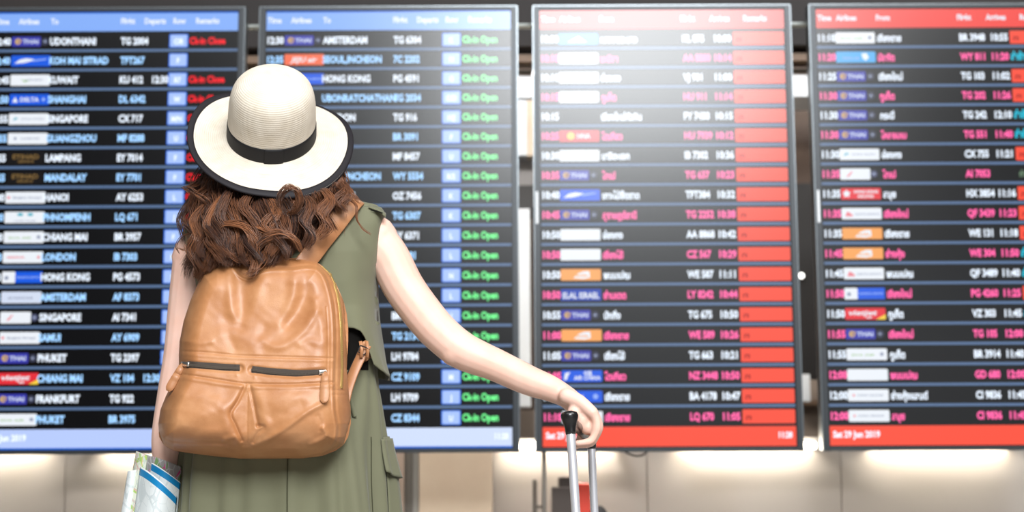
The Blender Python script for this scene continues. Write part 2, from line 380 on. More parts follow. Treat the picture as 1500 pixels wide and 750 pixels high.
        if kind == 'mf': add(circle(.026, 0, .005, y2), 'ink'); add(word('XIAMENAIR', .078, 0, .005, .070, y2), 'ink')
        if kind == 'qf': add(poly([(.012, -.010), (.020, .008), (.036, -.002), (.040, -.010)], y2), 'softred'); add(word('QANTAS AIRWAYS', .088, -.002, .006, .086, y2), 'ink')
        if kind == 'ci': add(circle(.020, 0, .004, y2), 'softred'); add(word('CHINA AIRLINES', .076, 0, .005, .090, y2), 'ink')
    V, Fc, MI, ms = [], [], [], []
    for (v, f), m in L:
        if m not in ms: ms.append(m)
        b = len(V); V += list(v); Fc += [tuple(i+b for i in q) for q in f]; MI += [ms.index(m)]*len(f)
    _tiles[kind] = mesh('airline_tile', V, Fc, ms, MI); return _tiles[kind]

def plate(w_, h_, d=0.001):
    v, f = box(0, w_, -d, 0, 0, h_); return v, f
_rowm = mesh('flight_row', *box(0, SW, -0.0008, 0, 0.006, ROWH-0.005), m_screen)
_linem = mesh('row_divider', *box(0, SW, -0.0009, 0, -0.0045, 0.0045), K['line'])
_redm = {e: mesh('status_block', *rr(0, SW*.208-e, .0098, .0572, -0.0012, .003), K['red']) for e in (0,)}
_g1, _g2 = rr(0, .066, .0095, .0585, -0.0011, .002), rr(.0035, .0625, .0125, .0555, -0.0014, .003)
_v, _f = join(_g1, _g2); _boxm = mesh('counter_block', _v, _f, [K['boxe'], K['box']], [0]*len(_g1[1])+[1]*len(_g2[1]))

def display(label, x0, departures, rows, header, foot_left, foot_right, foot_mat, zoff=0.0, side_label=None, skip_left=None):
    zt = 2.404+zoff; zb = zt-SH
    d = thing('flight_display', label, 'display', (x0, YS, zb), 'flight information displays')
    # housing: a shallow case with a raised rim around the glass
    bz = 0.022; xa, xb, za, zc = -bz, SW+bz, -0.018, SH+0.016
    v, f = rbox(xa, xb, 0.002, 0.075, za, zc, 0.008); link('housing', mesh('housing', v, f, m_bezel), d)
    rim = []
    for (a, b, c_, e) in ((xa, -0.003, za, zc), (SW+0.003, xb, za, zc), (-0.003, SW+0.003, za, -0.0035), (-0.003, SW+0.003, SH+0.0035, zc)):
        rim.append(rbox(a, b, -0.006, 0.003, c_, e, 0.003, 2))
    v, f = join(*rim); link('bezel', mesh('bezel', v, f, m_bezel), d)
    v, f = join(rbox(xa-0.004, xb+0.004, -0.002, 0.05, zc-.001, zc+0.0045, .002), rbox(xa-0.0045, xa+.001, -0.002, 0.05, za, zc, .002), rbox(xb-.001, xb+0.0045, -0.002, 0.05, za, zc, .002))
    link('edge_strip', mesh('edge_strip', v, f, m_bezel_edge), d)
    link('screen', mesh('screen', *box(-0.003, SW+0.003, -0.0004, 0.003, -0.0035, SH+0.0035), m_screen), d)
    hb = link('header_bar', mesh('header_bar', *box(0, SW, -0.0010, -0.0004, SH-HEADH, SH), [K['blue'] if departures else K['redh'], K['edge']]), d)
    for s, fx in header:
        put_text('header_text', s, SW*fx, SH-HEADH*.60, hb, K['hw'], em=0.0285, xs=.82)
    zfoot = SH-HEADH-20*ROWH
    fv, ff = box(0, SW, -0.0010, -0.0004, 0, zfoot)
    ft = link('footer_bar', mesh('footer_bar', fv, ff, foot_mat), d)
    if departures:
        link('footer_edge', mesh('footer_edge', *box(0, SW, -0.0012, -0.0004, -.002, .004), K['edge']), ft)
        link('header_edge', mesh('header_edge', *box(0, SW, -0.0012, -0.0004, SH-.003, SH+.002), K['edge']), hb)
    if foot_left: put_text('date_text', foot_left, SW*.012, .028, ft, K['w'], em=.030, xs=.85)
    if foot_right: put_text('clock_text', foot_right, SW*.985, .028, ft, K['w'], em=.028, xs=.8, right=True)
    base = 0.0215
    for i, r in enumerate(rows):
        zr = SH-HEADH-(i+1)*ROWH
        row = link('flight_row', _rowm, d, (0, -0.0004, zr))
        if i < 19: link('row_divider', _linem, row, (0, 0, 0))
        tm_, tl, dest, fl_, t2, st = r
        k = ('w' if i % 2 == 0 else 'b') if departures else ('w' if i % 2 == 0 else 'p')
        if tm_: put_text('time_text', tm_, SW*.006, base, row, K[k], xs=.78 if departures else .82)
        if tl: link('airline_tile', tile_mesh(tl), row, (SW*.076, -0.0006, 0.0335))
        if dest: put_text('destination_text', dest, SW*(.232 if departures else .247), base-(.002 if not departures else 0), row, K[k], xs=.76 if departures else .74, em=EM if departures else .034)
        if fl_: put_text('flight_number', fl_, SW*(.522 if departures else .583), base, row, K[k])
        if departures:
            if t2: put_text('departure_text', t2, SW*.655, base, row, K[k], xs=.78)
            blk = link('counter_block', _boxm, row, (SW*.7205, 0, 0))
            if st:
                if st[0]: put_text('counter_text', st[0], SW*.7205+.033, base+.001, row, K['w'], em=.026, xs=.8, center=True, y=-.0022)
                if st[1] == 'o': put_text('remark_text', 'Ck-in Open', SW*.803, base+.001, row, K['g'], em=.0345)
                if st[1] == 'c': put_text('remark_text', 'Ck-in Close', SW*.803, base+.001, row, K['r'], em=.0335, xs=.78)
        else:
            if t2: put_text('arrival_text', t2, SW*.713, base, row, K[k], xs=.82)
            if st == 'R':
                link('status_block', _redm[0], row, (SW*.790, 0, 0)); put_text('status_text', 'ลง', SW*.802, base, row, K['dk'], em=.026, y=-.0022)
            elif st == 'C': put_text('status_text', 'ล่าช้า กำหนด', SW*.790, base, row, K['c'], em=.036, xs=.75)
            elif st == 'G': put_text('status_text', 'กำหนด', SW*.80, base, row, K['gy'], em=.030)
    if side_label:
        link('side_label', mesh('side_label', *rbox(xa+.003, xa+.012, -0.0072, -.0058, side_label, side_label+.115, .003), T['white'].copy() if False else m_white), d)
    return d

DH = [('Time', .005), ('Airlines', .100), ('To', .232), ('Flight', .520), ('Departs', .617), ('Row', .735), ('Remarks', .828)]
AH = [('Time', .005), ('Airlines', .080), ('From', .245), ('Flight', .577), ('Arrives', .695), ('Remarks', .835)]
D1 = [('12:40', 'thai', 'UDONTHANI', 'TG 2004', '', ('C/B', 'c')), ('12:40', 'wing', 'KOH MAI SITRAD', 'TFT267', '', ('F', '')), ('12:45', 'kuwait', 'KUWAIT', 'KU 412', '12:30', ('R7', 'c')),
 ('12:50', 'delta', 'SHANGHAI', 'DL 6342', '', ('W', 'c')), ('12:55', 'cx', 'SINGAPORE', 'CX 717', '', ('M/N', 'c')), ('12:55', 'mf', 'GUANGZHOU', 'MF 8288', '', ('U', 'c')),
 ('12:55', 'etihad', 'LAMPANG', 'EY 7014', '', ('F', 'c')), ('12:55', 'etihad', 'MANDALAY', 'EY 7701', '', ('F', 'c')), ('13:00', 'bkk', 'HANOI', 'AY 6253', '', ('L', 'c')), ('13:00', 'lanmei', 'PHNOMPENH', 'LQ 671', '', ('J', 'c')),
 ('13:00', 'eva', 'CHIANG MAI', 'BR 3957', '', ('F', '')), ('13:00', 'iberia', 'LONDON', 'IB 7303', '', ('N', '')), ('13:00', 'bangkok', 'HONG KONG', 'PG 4573', '', ('F', '')), ('13:05', 'klm', 'AMSTERDAM', 'AF 8373', '', ('', '')),
 ('13:05', 'ai', 'SINGAPORE', 'AI 7341', '', ('', '')), ('13:05', 'bkk', 'SAMUI', 'AY 6909', '', ('', '')), ('13:10', 'thai', 'PHUKET', 'TG 2397', '', ('', '')), ('13:10', 'jet', 'CHIANG MAI', 'VZ 104', '12:30', ('', '')),
 ('13:15', 'thai', 'FRANKFURT', 'TG 922', '', ('', '')), ('13:20', 'eva', 'PHUKET', 'BR 3975', '', ('', ''))]
o_ = lambda s: (s, 'o')
D2 = [('12:30', 'thai', 'AMSTERDAM', 'TG 6304', '', o_('K')), ('12:35', 'jeju', 'SEOUL,INCHEON', '7C 2202', '', o_('N')), ('', 'bangkok', 'HONG KONG', 'PG 4591', '', o_('G')), ('', '', 'UBONRATCHATHANI', 'TG 2034', '', o_('C/D')),
 ('', '', 'LONDON', 'TG 916', '', o_('H/J')), ('', '', '', 'BR 3091', '', o_('F')), ('', '', '', 'MF 8457', '', o_('U')), ('', '', 'SEOUL,INCHEON', 'WY 5554', '', o_('R/2')), ('', '', 'LONDON', 'OZ 7456', '', o_('K')),
 ('', '', '', 'TG 6307', '', o_('K')), ('', '', '', 'AY 6371', '', o_('L')), ('', '', '', 'CX 681', '', o_('L')), ('', '', '', '', '', o_('N')), ('', '', '', '', '', o_('L')), ('', '', '', 'BR 211', '', o_('J')),
 ('', '', '', 'TG 2134', '', o_('C')), ('', '', '', 'LH 9784', '', ('', '')), ('', '', '', 'CZ 9109', '', o_('M')), ('', '', '', 'LH 9709', '', o_('J')), ('', '', '', 'CZ 8344', '', o_('U'))]
D3 = [('10:00', 'skyw', 'หลวงพระบาง', 'KL 875', '10:00', 'R'), ('10:10', 'plain', 'มะนิลา', 'AA 8880', '10:14', 'R'), ('10:10', 'plain', 'ฮ่องกง', 'VJ 901', '11:00', 'R'), ('10:15', 'plain', 'ภูเก็ต', 'HU 911', '11:14', 'R'),
 ('10:15', '', 'เชียงใหม่หัวหิน', 'PY 7488', '10:15', 'R'), ('10:25', 'hot', 'โตเกียว', 'HU 7939', '10:12', 'R'), ('10:30', 'plain', 'นาริตะเอก', 'IB 7302', '10:36', 'R'), ('10:35', 'thai', 'ไทเป', 'TG 637', '10:23', 'R'),
 ('10:40', 'wing', 'เกาะไม้ซี้ตราด', 'TFT384', '10:32', 'R'), ('10:45', 'thai', 'สุราษฎร์ธานี', 'TG 2252', '10:38', 'R'), ('10:50', 'plain', 'ฮ่องกง', 'AA 8868', '10:42', 'R'), ('10:50', 'plain', 'เซี่ยงไฮ้', 'CZ 567', '10:29', 'R'),
 ('10:50', 'smile', 'พนมเปญ', 'WE 587', '11:11', 'R'), ('10:50', 'elal', 'ย่านเตด', 'LY 8242', '10:44', 'R'), ('10:55', 'thai', 'ปักกิ่ง', 'TG 675', '10:50', 'R'), ('11:00', 'smile', 'เชียงราย', 'WE 589', '10:26', 'R'),
 ('11:05', 'thai', 'เซี่ยงไฮ้', 'TG 663', '10:21', 'R'), ('11:05', 'nz', 'โตเกียว', 'NZ 3448', '10:50', 'R'), ('11:10', 'bluedots', 'เชียงราย', 'BA 4178', '10:47', 'R'), ('11:10', 'plain', 'เชียงราย', 'LQ 670', '11:05', 'R')]
D4 = [('11:10', 'eva', 'เชียงราย', 'BR 3948', '10:55', 'R'), ('11:20', 'skyt', 'มัสกัต', 'WY 811', '11:20', 'C'), ('11:25', 'thai', 'เชียงใหม่', 'TG 103', '11:02', 'R'), ('11:30', 'thai', 'ภูเก็ต', 'TG 202', '11:26', 'R'),
 ('11:30', 'thai', 'กระบี่', 'TG 242', '12:10', 'C'), ('11:30', 'thai', 'โคลอมเบ', 'TG 551', '11:40', 'C'), ('11:30', 'cx', 'ฮ่องกง', 'CX 755', '11:21', 'R'), ('11:35', 'ai', 'ไทเป', 'AI 7053', '', 'G'),
 ('11:35', 'hkair', 'สมุย', 'HX 3854', '11:16', 'R'), ('11:35', 'qf', 'เชียงใหม่', 'QF 3439', '11:23', 'R'), ('11:35', 'smile', 'เชียงราย', 'WE 131', '11:18', 'R'), ('11:45', 'smile', 'ย่างกุ้ง', 'WE 304', '11:50', 'C'),
 ('11:45', 'qf', 'พนมเปญ', 'QF 3489', '11:40', 'C'), ('11:50', 'bangkok', 'เชียงใหม่', 'PG 4260', '11:25', 'R'), ('11:50', 'jet', 'ภูเก็ต', 'VZ 303', '11:45', 'C'), ('11:55', 'thai', 'เชียงใหม่', 'TG 105', '12:00', 'C'),
 ('11:55', 'eva', 'ภูเก็ต', 'BR 3914', '11:40', 'C'), ('12:00', 'plain', 'พนมเปญ', 'GD 680', '12:00', 'C'), ('12:00', 'ci', 'ย่างกุ้งแลนด์', 'CI 9836', '11:45', 'C'), ('12:00', 'ci', 'สมุย', 'CI 9836', '11:45', 'C')]
d1 = display('black departures display at the far left with blue header and red check-in closed remarks', -1.835, True, D1, DH, 'Sat 29 Jun 2019', '', K['blue2'])
d2 = display('departures display with blue header and green check-in open remarks, right of the straw hat', -0.868, True, D2, DH, '', '11:28', K['blue3'])
d3 = display('arrivals display washed by white glare, red header and a full column of red status blocks', 0.1025, False, D3, AH, 'Sat 29 Jun 2019', '11:28', K['red'], side_label=.77)
d4 = display('rightmost arrivals display with red header and few cyan remarks, cut by the frame', 1.084, False, D4, AH, 'Sat 29 Jun 2019', '', K['red'], side_label=.77)
# poles that carry the displays down to the floor (behind, out of the light)
zl = 0.867-0.018
px_ = float(P(797, 700, 4.95)[0])-0.1025
link('support_pole', mesh('support_pole', *[g for g in (lambda vf: vf)(tube([(px_, .05, -0.867), (px_, .05, -0.02)], 0.0075, 12))], m_greytrim, smooth=True), d3)
# cable loop hanging under the glaring display
cb = [P(u, v, 4.93) for u, v in ((905, 652), (912, 659), (922, 665), (934, 668), (944, 665), (949, 659), (951, 652))]
v, f = tube(smoothpath(cb, 40), 0.0032, 8); oc = world_part('cable', v, f, mat('black_cable', rgb(40, 36, 34), .5)); tag(oc, 'short dark cable looping down under the glaring red display', 'cable')

# ------------------------------------------------------------------ woman
m_skin = mat('skin', rgb(236, 198, 182), 0.48, 0.35, noise=(18, 4, rgb(231, 187, 168)), bump=(420, 0.12, 0.001), sss=0.12)
YB = 2.90
def J(u, v, Y=YB): return P(u, v, Y)
def px(n, Y=YB): return n*Y*0.99/FPX
geos = []
def limb(stations, n=40, sides=16, flat=1.0):
    """stations rows (u, v, Y, radius in photo px at that depth)"""
    st = np.array(stations, float); pts = P(st[:, 0], st[:, 1], st[:, 2]); r = st[:, 3]*st[:, 2]*0.99/FPX
    q = smoothpath(np.column_stack([pts, r]), n); geos.append(tube(q[:, :3], q[:, 3], sides, flat=flat))
# torso and neck as one loft of ellipses: z, centre x, centre y, half width, half depth
def loft(rows, sides=32, n=60):
    q = smoothpath(np.array(rows, float), n); a = np.arange(sides)*2*math.pi/sides
    V = np.vstack([np.column_stack([r[1]+r[3]*np.cos(a), r[2]+r[4]*np.sin(a), np.full(sides, r[0])]) for r in q])
    geos.append((V, grid_faces(n, sides, True)+[tuple(range(sides))[::-1], tuple((n-1)*sides+i for i in range(sides))]))
cx0 = J(412, 650)[0]; cxs = J(412, 340)[0]; cxn = J(406, 290)[0]
zv = lambda v: float(J(410, v)[2])
loft([(zv(775), cx0, 2.905, .150, .105), (zv(720), cx0, 2.905, .165, .112), (zv(650), cx0, 2.905, .155, .105), (zv(545), cx0, 2.90, .115, .080), (zv(450), cxs, 2.895, .135, .092),
      (zv(390), cxs, 2.893, .150, .092), (zv(350), cxs, 2.893, .150, .075), (zv(325), cxs, 2.895, .105, .055), (zv(305), cxn, 2.90, .055, .050), (zv(270), cxn, 2.905, .047, .047), (zv(230), cxn, 2.90, .046, .046)])
# shoulders
limb([(470, 335, 2.893, 34), (520, 338, 2.895, 36), (548, 350, 2.898, 36)])
limb([(345, 352, 2.893, 34), (305, 362, 2.895, 35), (284, 378, 2.898, 33)])
# right arm reaching out to the handle
limb([(540, 345, 2.898, 35), (568, 376, 2.895, 32), (593, 423, 2.888, 31), (629, 471, 2.878, 30), (655, 497, 2.872, 29), (676, 513, 2.868, 28.5), (700, 524, 2.866, 26.5), (727, 535, 2.864, 24.5), (774, 557, 2.862, 22.5), (806, 569, 2.860, 19.5), (829, 581, 2.860, 16.5), (840, 590, 2.858, 16), (850, 600, 2.855, 14)], 76)
geos.append(ellipsoid(J(667, 514, 2.862), (px(24), px(22), px(23))))   # elbow
# left arm hanging
limb([(286, 372, 2.898, 32), (282, 398, 2.896, 31), (275, 460, 2.89, 30), (268, 520, 2.878, 28.5), (257, 581, 2.862, 27), (246, 640, 2.85, 24), (243, 680, 2.845, 19), (241, 700, 2.843, 17)], 60)
# left hand, curled round the map below
def hand_chain(pts, rad):
    q = smoothpath(np.column_stack([np.asarray(pts, float), np.asarray(rad, float)]), 22); geos.append(tube(q[:, :3], q[:, 3], 12))
lw = J(241, 700, 2.843)
for k in range(4):
    y = lw[1]-.030+.020*k; l = [.92, 1.0, .97, .82][3-k]
    base = lw+np.array([.012, 0, -.085]); base[1] = y
    geos.append(tube(np.linspace(lw+np.array([0, (y-lw[1])*.5, -.01]), base, 10), np.linspace(.015, .0125, 10), 12))
    hand_chain([base, base+np.array([-.012, 0, -.030])*l, base+np.array([-.034, 0, -.034])*l, base+np.array([-.044, 0, -.016])*l], [.0095, .0088, .008, .007])
hand_chain([lw+np.array([-.005, .018, -.02]), lw+np.array([-.030, .034, -.050]), lw+np.array([-.040, .026, -.080]), lw+np.array([-.038, .010, -.100])], [.013, .0105, .009, .0075])
# right hand over the grip; the grip's bar runs away from the camera from A to B
A = P(836, 617, 2.735); B = P(867, 645, 2.985); ax = (B-A)/np.linalg.norm(B-A)
rw = P(829, 581, 2.860); R3 = np.array([1., 0, 0]); Z3 = np.array([0, 0, 1.])
def bar_at(y): return A+ax*((y-A[1])/ax[1])
k1 = px(1, 2.85)
for k in range(4):                                   # little finger nearest the camera
    y = 2.806+.0205*k; c = P(857, 631, y); s = [.90, 1.0, 1.04, .98][k]
    mcp = c+(R3*(11+k*.7)+Z3*(26-k*1.2))*k1; pip = c+(R3*(18.5*s)+Z3*(4))*k1; dip = c+(R3*(7*s)+Z3*(-17*s))*k1; tip = c+(R3*(-12)+Z3*(-20*s))*k1
    wr = rw+np.array([0, (y-rw[1])*.55, 0])
    geos.append(tube(smoothpath([wr, wr*.5+mcp*.5+Z3*.005, mcp], 16), np.linspace(.0165, .0125, 16), 14))
    q = smoothpath(np.column_stack([np.array([mcp, pip*.5+mcp*.5+R3*.003, pip, dip*.5+pip*.5+(R3-Z3)*.002, dip, tip]), np.array([.0122, .0104, .0106, .0090, .0088, .0074])*[.88, .98, 1.0, .97][k]]), 30)
    geos.append(tube(q[:, :3], q[:, 3], 14))
geos.append(ellipsoid(P(848, 600, 2.842), (.022, .034, .015)))          # back of the hand
geos.append(ellipsoid(P(842, 605, 2.822), (.016, .018, .017))); geos.append(ellipsoid(P(853, 617, 2.820), (.015, .016, .020))); geos.append(ellipsoid(P(860, 626, 2.822), (.014, .017, .015)))          # heel of the palm
th = [rw+np.array([.006, .026, -.004]), P(846, 606, 2.905), P(853, 630, 2.918), P(849, 648, 2.916), P(838, 655, 2.908)]
q = smoothpath(np.column_stack([np.array(th), [.015, .013, .0105, .0098, .0078]]), 30); geos.append(tube(q[:, :3], q[:, 3], 14))
# head, tipped back; ears, nose, chin, lips
HT = math.radians(24); hr = np.array([[1, 0, 0], [0, math.cos(HT), math.sin(HT)], [0, -math.sin(HT), math.cos(HT)]])   # columns: right, forward, up
hr = np.array([[1, 0, 0], [0, math.cos(HT), -math.sin(HT)], [0, math.sin(HT), math.cos(HT)]])
HC = J(400, 215, 2.900)
def hd(x, y, z): return HC+hr@np.array([x, y, z])
geos.append(ellipsoid(HC, (.074, .092, .098), 28, 20, hr)); geos.append(ellipsoid(hd(0, .030, -.055), (.052, .052, .062), 20, 14, hr))
geos.append(ellipsoid(hd(0, .062, -.098), (.024, .022, .020), rot=hr))
geos.append(tube([hd(0, .088, .010), hd(0, .104, -.028)], [.006, .011], 10)); geos.append(ellipsoid(hd(0, .084, -.066), (.022, .010, .008), rot=hr))
geos.append(ellipsoid(hd(0, .078, .030), (.046, .014, .012), rot=hr))
for s in (-1, 1): geos.append(ellipsoid(hd(s*.075, .002, -.015), (.009, .018, .030), rot=hr))
# legs and feet
zf = zv(775)
for s in (-1, 1):
    x = cx0+s*.082; pts = [(x, 2.905, zf+.03), (x+s*.004, 2.90, .62), (x+s*.002, 2.905, .46), (x, 2.90, .32), (x-s*.004, 2.895, .18), (x-s*.004, 2.895, .075)]
    q = smoothpath(np.column_stack([pts, [.085, .072, .052, .055, .042, .034]]), 50); geos.append(tube(q[:, :3], q[:, 3], 18))
    q = smoothpath([(x-s*.004, 2.872, .040, .030), (x, 2.93, .046, .033), (x+s*.006, 3.00, .034, .034), (x+s*.012, 3.06, .028, .026)], 24); geos.append(tube(q[:, :3], q[:, 3], 14))
V, Fc = join(*geos)
tmp = link('tmp', mesh('tmp', V, Fc, m_skin))
md = tmp.modifiers.new('r', 'REMESH'); md.mode = 'VOXEL'; md.voxel_size = 0.0028
sm = tmp.modifiers.new('s', 'SMOOTH'); sm.factor = 0.5; sm.iterations = 8
me = bpy.data.meshes.new_from_object(tmp.evaluated_get(bpy.context.evaluated_depsgraph_get()))
bpy.data.objects.remove(tmp)
FOOT = np.array([cx0, 2.9, 0.0])
me.transform(Matrix.Translation(Vector(-FOOT))); me.materials.clear(); me.materials.append(m_skin)
me.polygons.foreach_set('use_smooth', np.ones(len(me.polygons), bool))
person = link('person', me, None, tuple(FOOT))
tag(person, 'woman seen from behind in olive sleeveless dress, right arm stretched to the suitcase handle', 'person')
m_eye = mat('eye_white', rgb(240, 238, 232), .2); m_iris = mat('iris', rgb(60, 36, 22), .2)
for s in (-1, 1):
    v, f = ellipsoid(hd(s*.031, .074, .004), (.012, .012, .012), 16, 12); e = world_part('eye', v, f, m_eye, person)
    v, f = ellipsoid(hd(s*.031, .0835, .004), (.0055, .003, .0055), 12, 8, hr); world_part('iris', v, f, m_iris, e)
m_shoe = mat('shoe_leather', rgb(232, 228, 220), .5, bump=(60, .2, .002))
for s in (-1, 1):
    x = cx0+s*.082
    q = smoothpath([(x-s*.004, 2.862, .036, .040), (x, 2.93, .048, .043), (x+s*.006, 3.00, .038, .045), (x+s*.013, 3.075, .032, .034)], 26)
    V, Fc = tube(q[:, :3], q[:, 3], 18); V[:, 2] = np.maximum(V[:, 2], .004); world_part('shoe', V, Fc, m_shoe, person)

# ------------------------------------------------------------------ dress
m_olive_cloth = mat('olive_cloth', rgb(112, 112, 88), 0.75, 0.25, noise=(5, 4, rgb(106, 106, 84)), bump=(900, 0.25, 0.0006), sheen=0.15)
m_shade = mat('shade_dark', rgb(22, 20, 18), 0.9, 0.1)  # near-black for shade painted into the dress's hollow and slit
m_thread = mat('seam_thread', rgb(66, 66, 50), 0.9, 0.1)
DS = np.array([  # v, left u, right u, half depth, roundness
 (292, 372, 442, .050, 2.2), (299, 345, 470, .058, 2.3), (309, 305, 526, .058, 2.8), (318, 280, 553, .054, 3.6), (328, 272, 560, .062, 4.2), (350, 278, 556, .082, 4.2), (385, 292, 551, .100, 3.8), (425, 297, 546, .108, 3.2),
 (470, 296, 547, .108, 2.8), (505, 291, 549, .104, 2.6), (540, 285, 552, .104, 2.5), (600, 274, 558, .120, 2.5), (650, 263, 562, .132, 2.4), (700, 257, 568, .142, 2.4), (750, 253, 573, .150, 2.4), (860, 242, 586, .165, 2.3), (1010, 232, 600, .180, 2.3)], float)
def dsec(v):
    return [np.interp(v, DS[:, 0], DS[:, k]) for k in range(1, 5)]
DCY = 2.898
def dress_pt(v, a, off=0.0):
    """surface of the dress at photo height v, angle a (0 = right side, pi/2 = back towards the camera), pushed out by off"""
    v, a = np.broadcast_arrays(np.asarray(v, float), np.asarray(a, float))
    L, Rr, b, n = dsec(v); xl = P(L, v, np.full_like(v, DCY)); xr = P(Rr, v, np.full_like(v, DCY))
    cxx = (xl[..., 0]+xr[..., 0])/2; hw = (xr[..., 0]-xl[..., 0])/2; z = (xl[..., 2]+xr[..., 2])/2
    ca, sa = np.cos(a), np.sin(a)
    X = np.sign(ca)*np.abs(ca)**(2/n); Yv = np.sign(sa)*np.abs(sa)**(2/n)
    low = np.clip((v-560)/330, 0, 1)          # folds open towards the hem
    fold = low*(.012*np.sin(9*a+.6)+.007*np.sin(17*a+2)+.004*np.sin(31*a)) + np.clip((v-520)/60, 0, 1)*(.0025*np.sin(23*a+1)) + .0035*np.sin(6*a+v*.02)*np.clip((v-330)/50, 0, 1)
    sc = off+fold
    x = cxx+(hw+sc)*X; y = DCY-(b+sc)*Yv
    tilt = .105*np.interp(v, [345, 480], [1, 0])
    z = z+tilt*(x-cxx)-.006*low*np.abs(np.sin(4.5*a+.3))
    return np.stack([x, y, z], -1)
NA = 220; vs = np.concatenate([np.linspace(292, 330, 24), np.linspace(332, 560, 70), np.linspace(564, 1010, 90)])
aa = np.arange(NA)*2*math.pi/NA
Vg = dress_pt(vs[:, None], aa[None, :]).reshape(-1, 3)
dress = world_part('dress', Vg, grid_faces(len(vs), NA, True), m_olive_cloth, person)
sd = dress.modifiers.new('thick', 'SOLIDIFY'); sd.thickness = 0.002; sd.offset = 1
# u -> angle on the back half (camera side)
def ang_of_u(u, v):
    L, Rr, b, n = dsec(v); t = np.clip((u-(L+Rr)/2)/((Rr-L)/2), -1, 1)
    return np.arccos(np.sign(t)*np.abs(t)**(n/2))
def cape_patch(name, us, v_top, v_hem, off, parent, m, wrap=0.0, nv=60):
    """second layer of cloth over the dress: hem height per column"""
    cols = []
    for u, vt, vh in zip(us, v_top, v_hem):
        v = np.linspace(vt, vh, nv); a = ang_of_u(u, v); cols.append(dress_pt(v, a, off(u, v)))
    Vp = np.array(cols).transpose(1, 0, 2); return Vp
us = np.linspace(436, 549, 70)
hem = np.interp(us, [436, 508, 516, 523, 529, 533, 536, 549], [480, 486, 487, 491, 502, 520, 538, 549])
def off(u, v):
    t = np.clip((v-430)/120, 0, 1); return .005+.020*t**1.6*np.clip((u-500)/40, 0, 1)+.012*np.clip((v-455)/40, 0, 1)*np.exp(-((u-517)/16)**2)
cols = []
for u, vh in zip(us, hem):
    v = np.linspace(322, vh, 70); cols.append(dress_pt(v, ang_of_u(u, v), off(u, v)))
a_end = ang_of_u(549, np.linspace(322, 549, 70))
for k in range(1, 26):                                  # round the right side to the front
    v = np.linspace(322, 549+min(k, 9)*.9-max(0, k-12)*.8, 70); cols.append(dress_pt(v, a_end-k*.05, off(549, v)+.002*np.sin(k*.5)*np.clip((v-470)/80, 0, 1)))
Vp = np.array(cols).transpose(1, 0, 2); nr, nc = Vp.shape[:2]
cape = world_part('cape', Vp.reshape(-1, 3), grid_faces(nr, nc), m_olive_cloth, dress)
sd = cape.modifiers.new('thick', 'SOLIDIFY'); sd.thickness = 0.0022; sd.offset = 0
def on_dress(name, pts, wd, th, m, o=.004, n=30, side=(1, 0, 0)):
    p = smoothpath(np.array(pts, float), n); q = dress_pt(p[:, 1], ang_of_u(p[:, 0], p[:, 1]), o)
    v, f = ribbon(q, side, wd, th); return world_part(name, v, f, m, dress)
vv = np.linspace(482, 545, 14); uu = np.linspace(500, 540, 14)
Vl = np.array([[dress_pt(b_, ang_of_u(a_, b_), .0035) for a_ in uu] for b_ in vv]); world_part('shade_patch', Vl.reshape(-1, 3), grid_faces(14, 14), m_shade, dress)  # dark patch: black inner cloth and painted shade in the cape's hollow
on_dress('centre_seam', [(437, 640), (437, 700), (438, 760), (439, 840)], .0022, .0012, m_thread)
on_dress('pocket_welt', [(513, 573), (519, 590), (526, 612)], .0075, .0035, m_olive_cloth, .0045)
on_dress('pocket_welt_edge', [(509.5, 573), (516, 590), (523, 612)], .0022, .0025, m_thread, .004)
on_dress('side_seam', [(549, 640), (553, 690), (558, 755), (564, 840)], .0018, .0012, m_thread, .003)
# patch pocket on the right hip with its pointed flap
vv = np.linspace(640, 830, 24); Vq = []
for b_ in vv:
    row = []
    for t in np.linspace(0, 1, 18):
        a_ = .20-1.05*t; bulge = .008*math.sin(math.pi*min(1, t*1.0))*min(1, (b_-636)/40); row.append(dress_pt(b_, a_, .004+bulge))
    Vq.append(row)
pk = world_part('patch_pocket', np.array(Vq).reshape(-1, 3), grid_faces(24, 18), m_olive_cloth, dress)
pk.modifiers.new('thick', 'SOLIDIFY').thickness = .002
Vq = []
for r_ in np.linspace(0, 1, 16):
    row = []
    for t in np.linspace(0, 1, 20):
        a_ = .32-1.2*t; b_ = 643+(46+16*math.sin(math.pi*t))*r_; row.append(dress_pt(b_, a_, .004+.008*math.sin(math.pi*t)+.006*r_**2))
    Vq.append(row)
pf = world_part('pocket_flap', np.array(Vq).reshape(-1, 3), grid_faces(16, 20), m_olive_cloth, dress)
pf.modifiers.new('thick', 'SOLIDIFY').thickness = .003
# epaulette folded over the right shoulder tip
Vq = []
for t in np.linspace(0, 1, 14):
    for s_ in np.linspace(-1, 1, 12):
        p = P(540+24*t, 303.5+6*t, 2.885+.045*s_); p = p+np.array([0, 0, .004-.010*t*t-.006*s_*s_]); Vq.append(p)
ep = world_part('epaulette', np.array(Vq), grid_faces(14, 12), m_olive_cloth, dress); ep.modifiers.new('thick', 'SOLIDIFY').thickness = .003
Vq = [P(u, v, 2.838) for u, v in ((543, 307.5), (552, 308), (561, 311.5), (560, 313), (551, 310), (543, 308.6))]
world_part('shade_patch', np.array(Vq), [tuple(range(6))], m_shade, dress, smooth=False)  # dark strip painting the shade in the slit under the epaulette

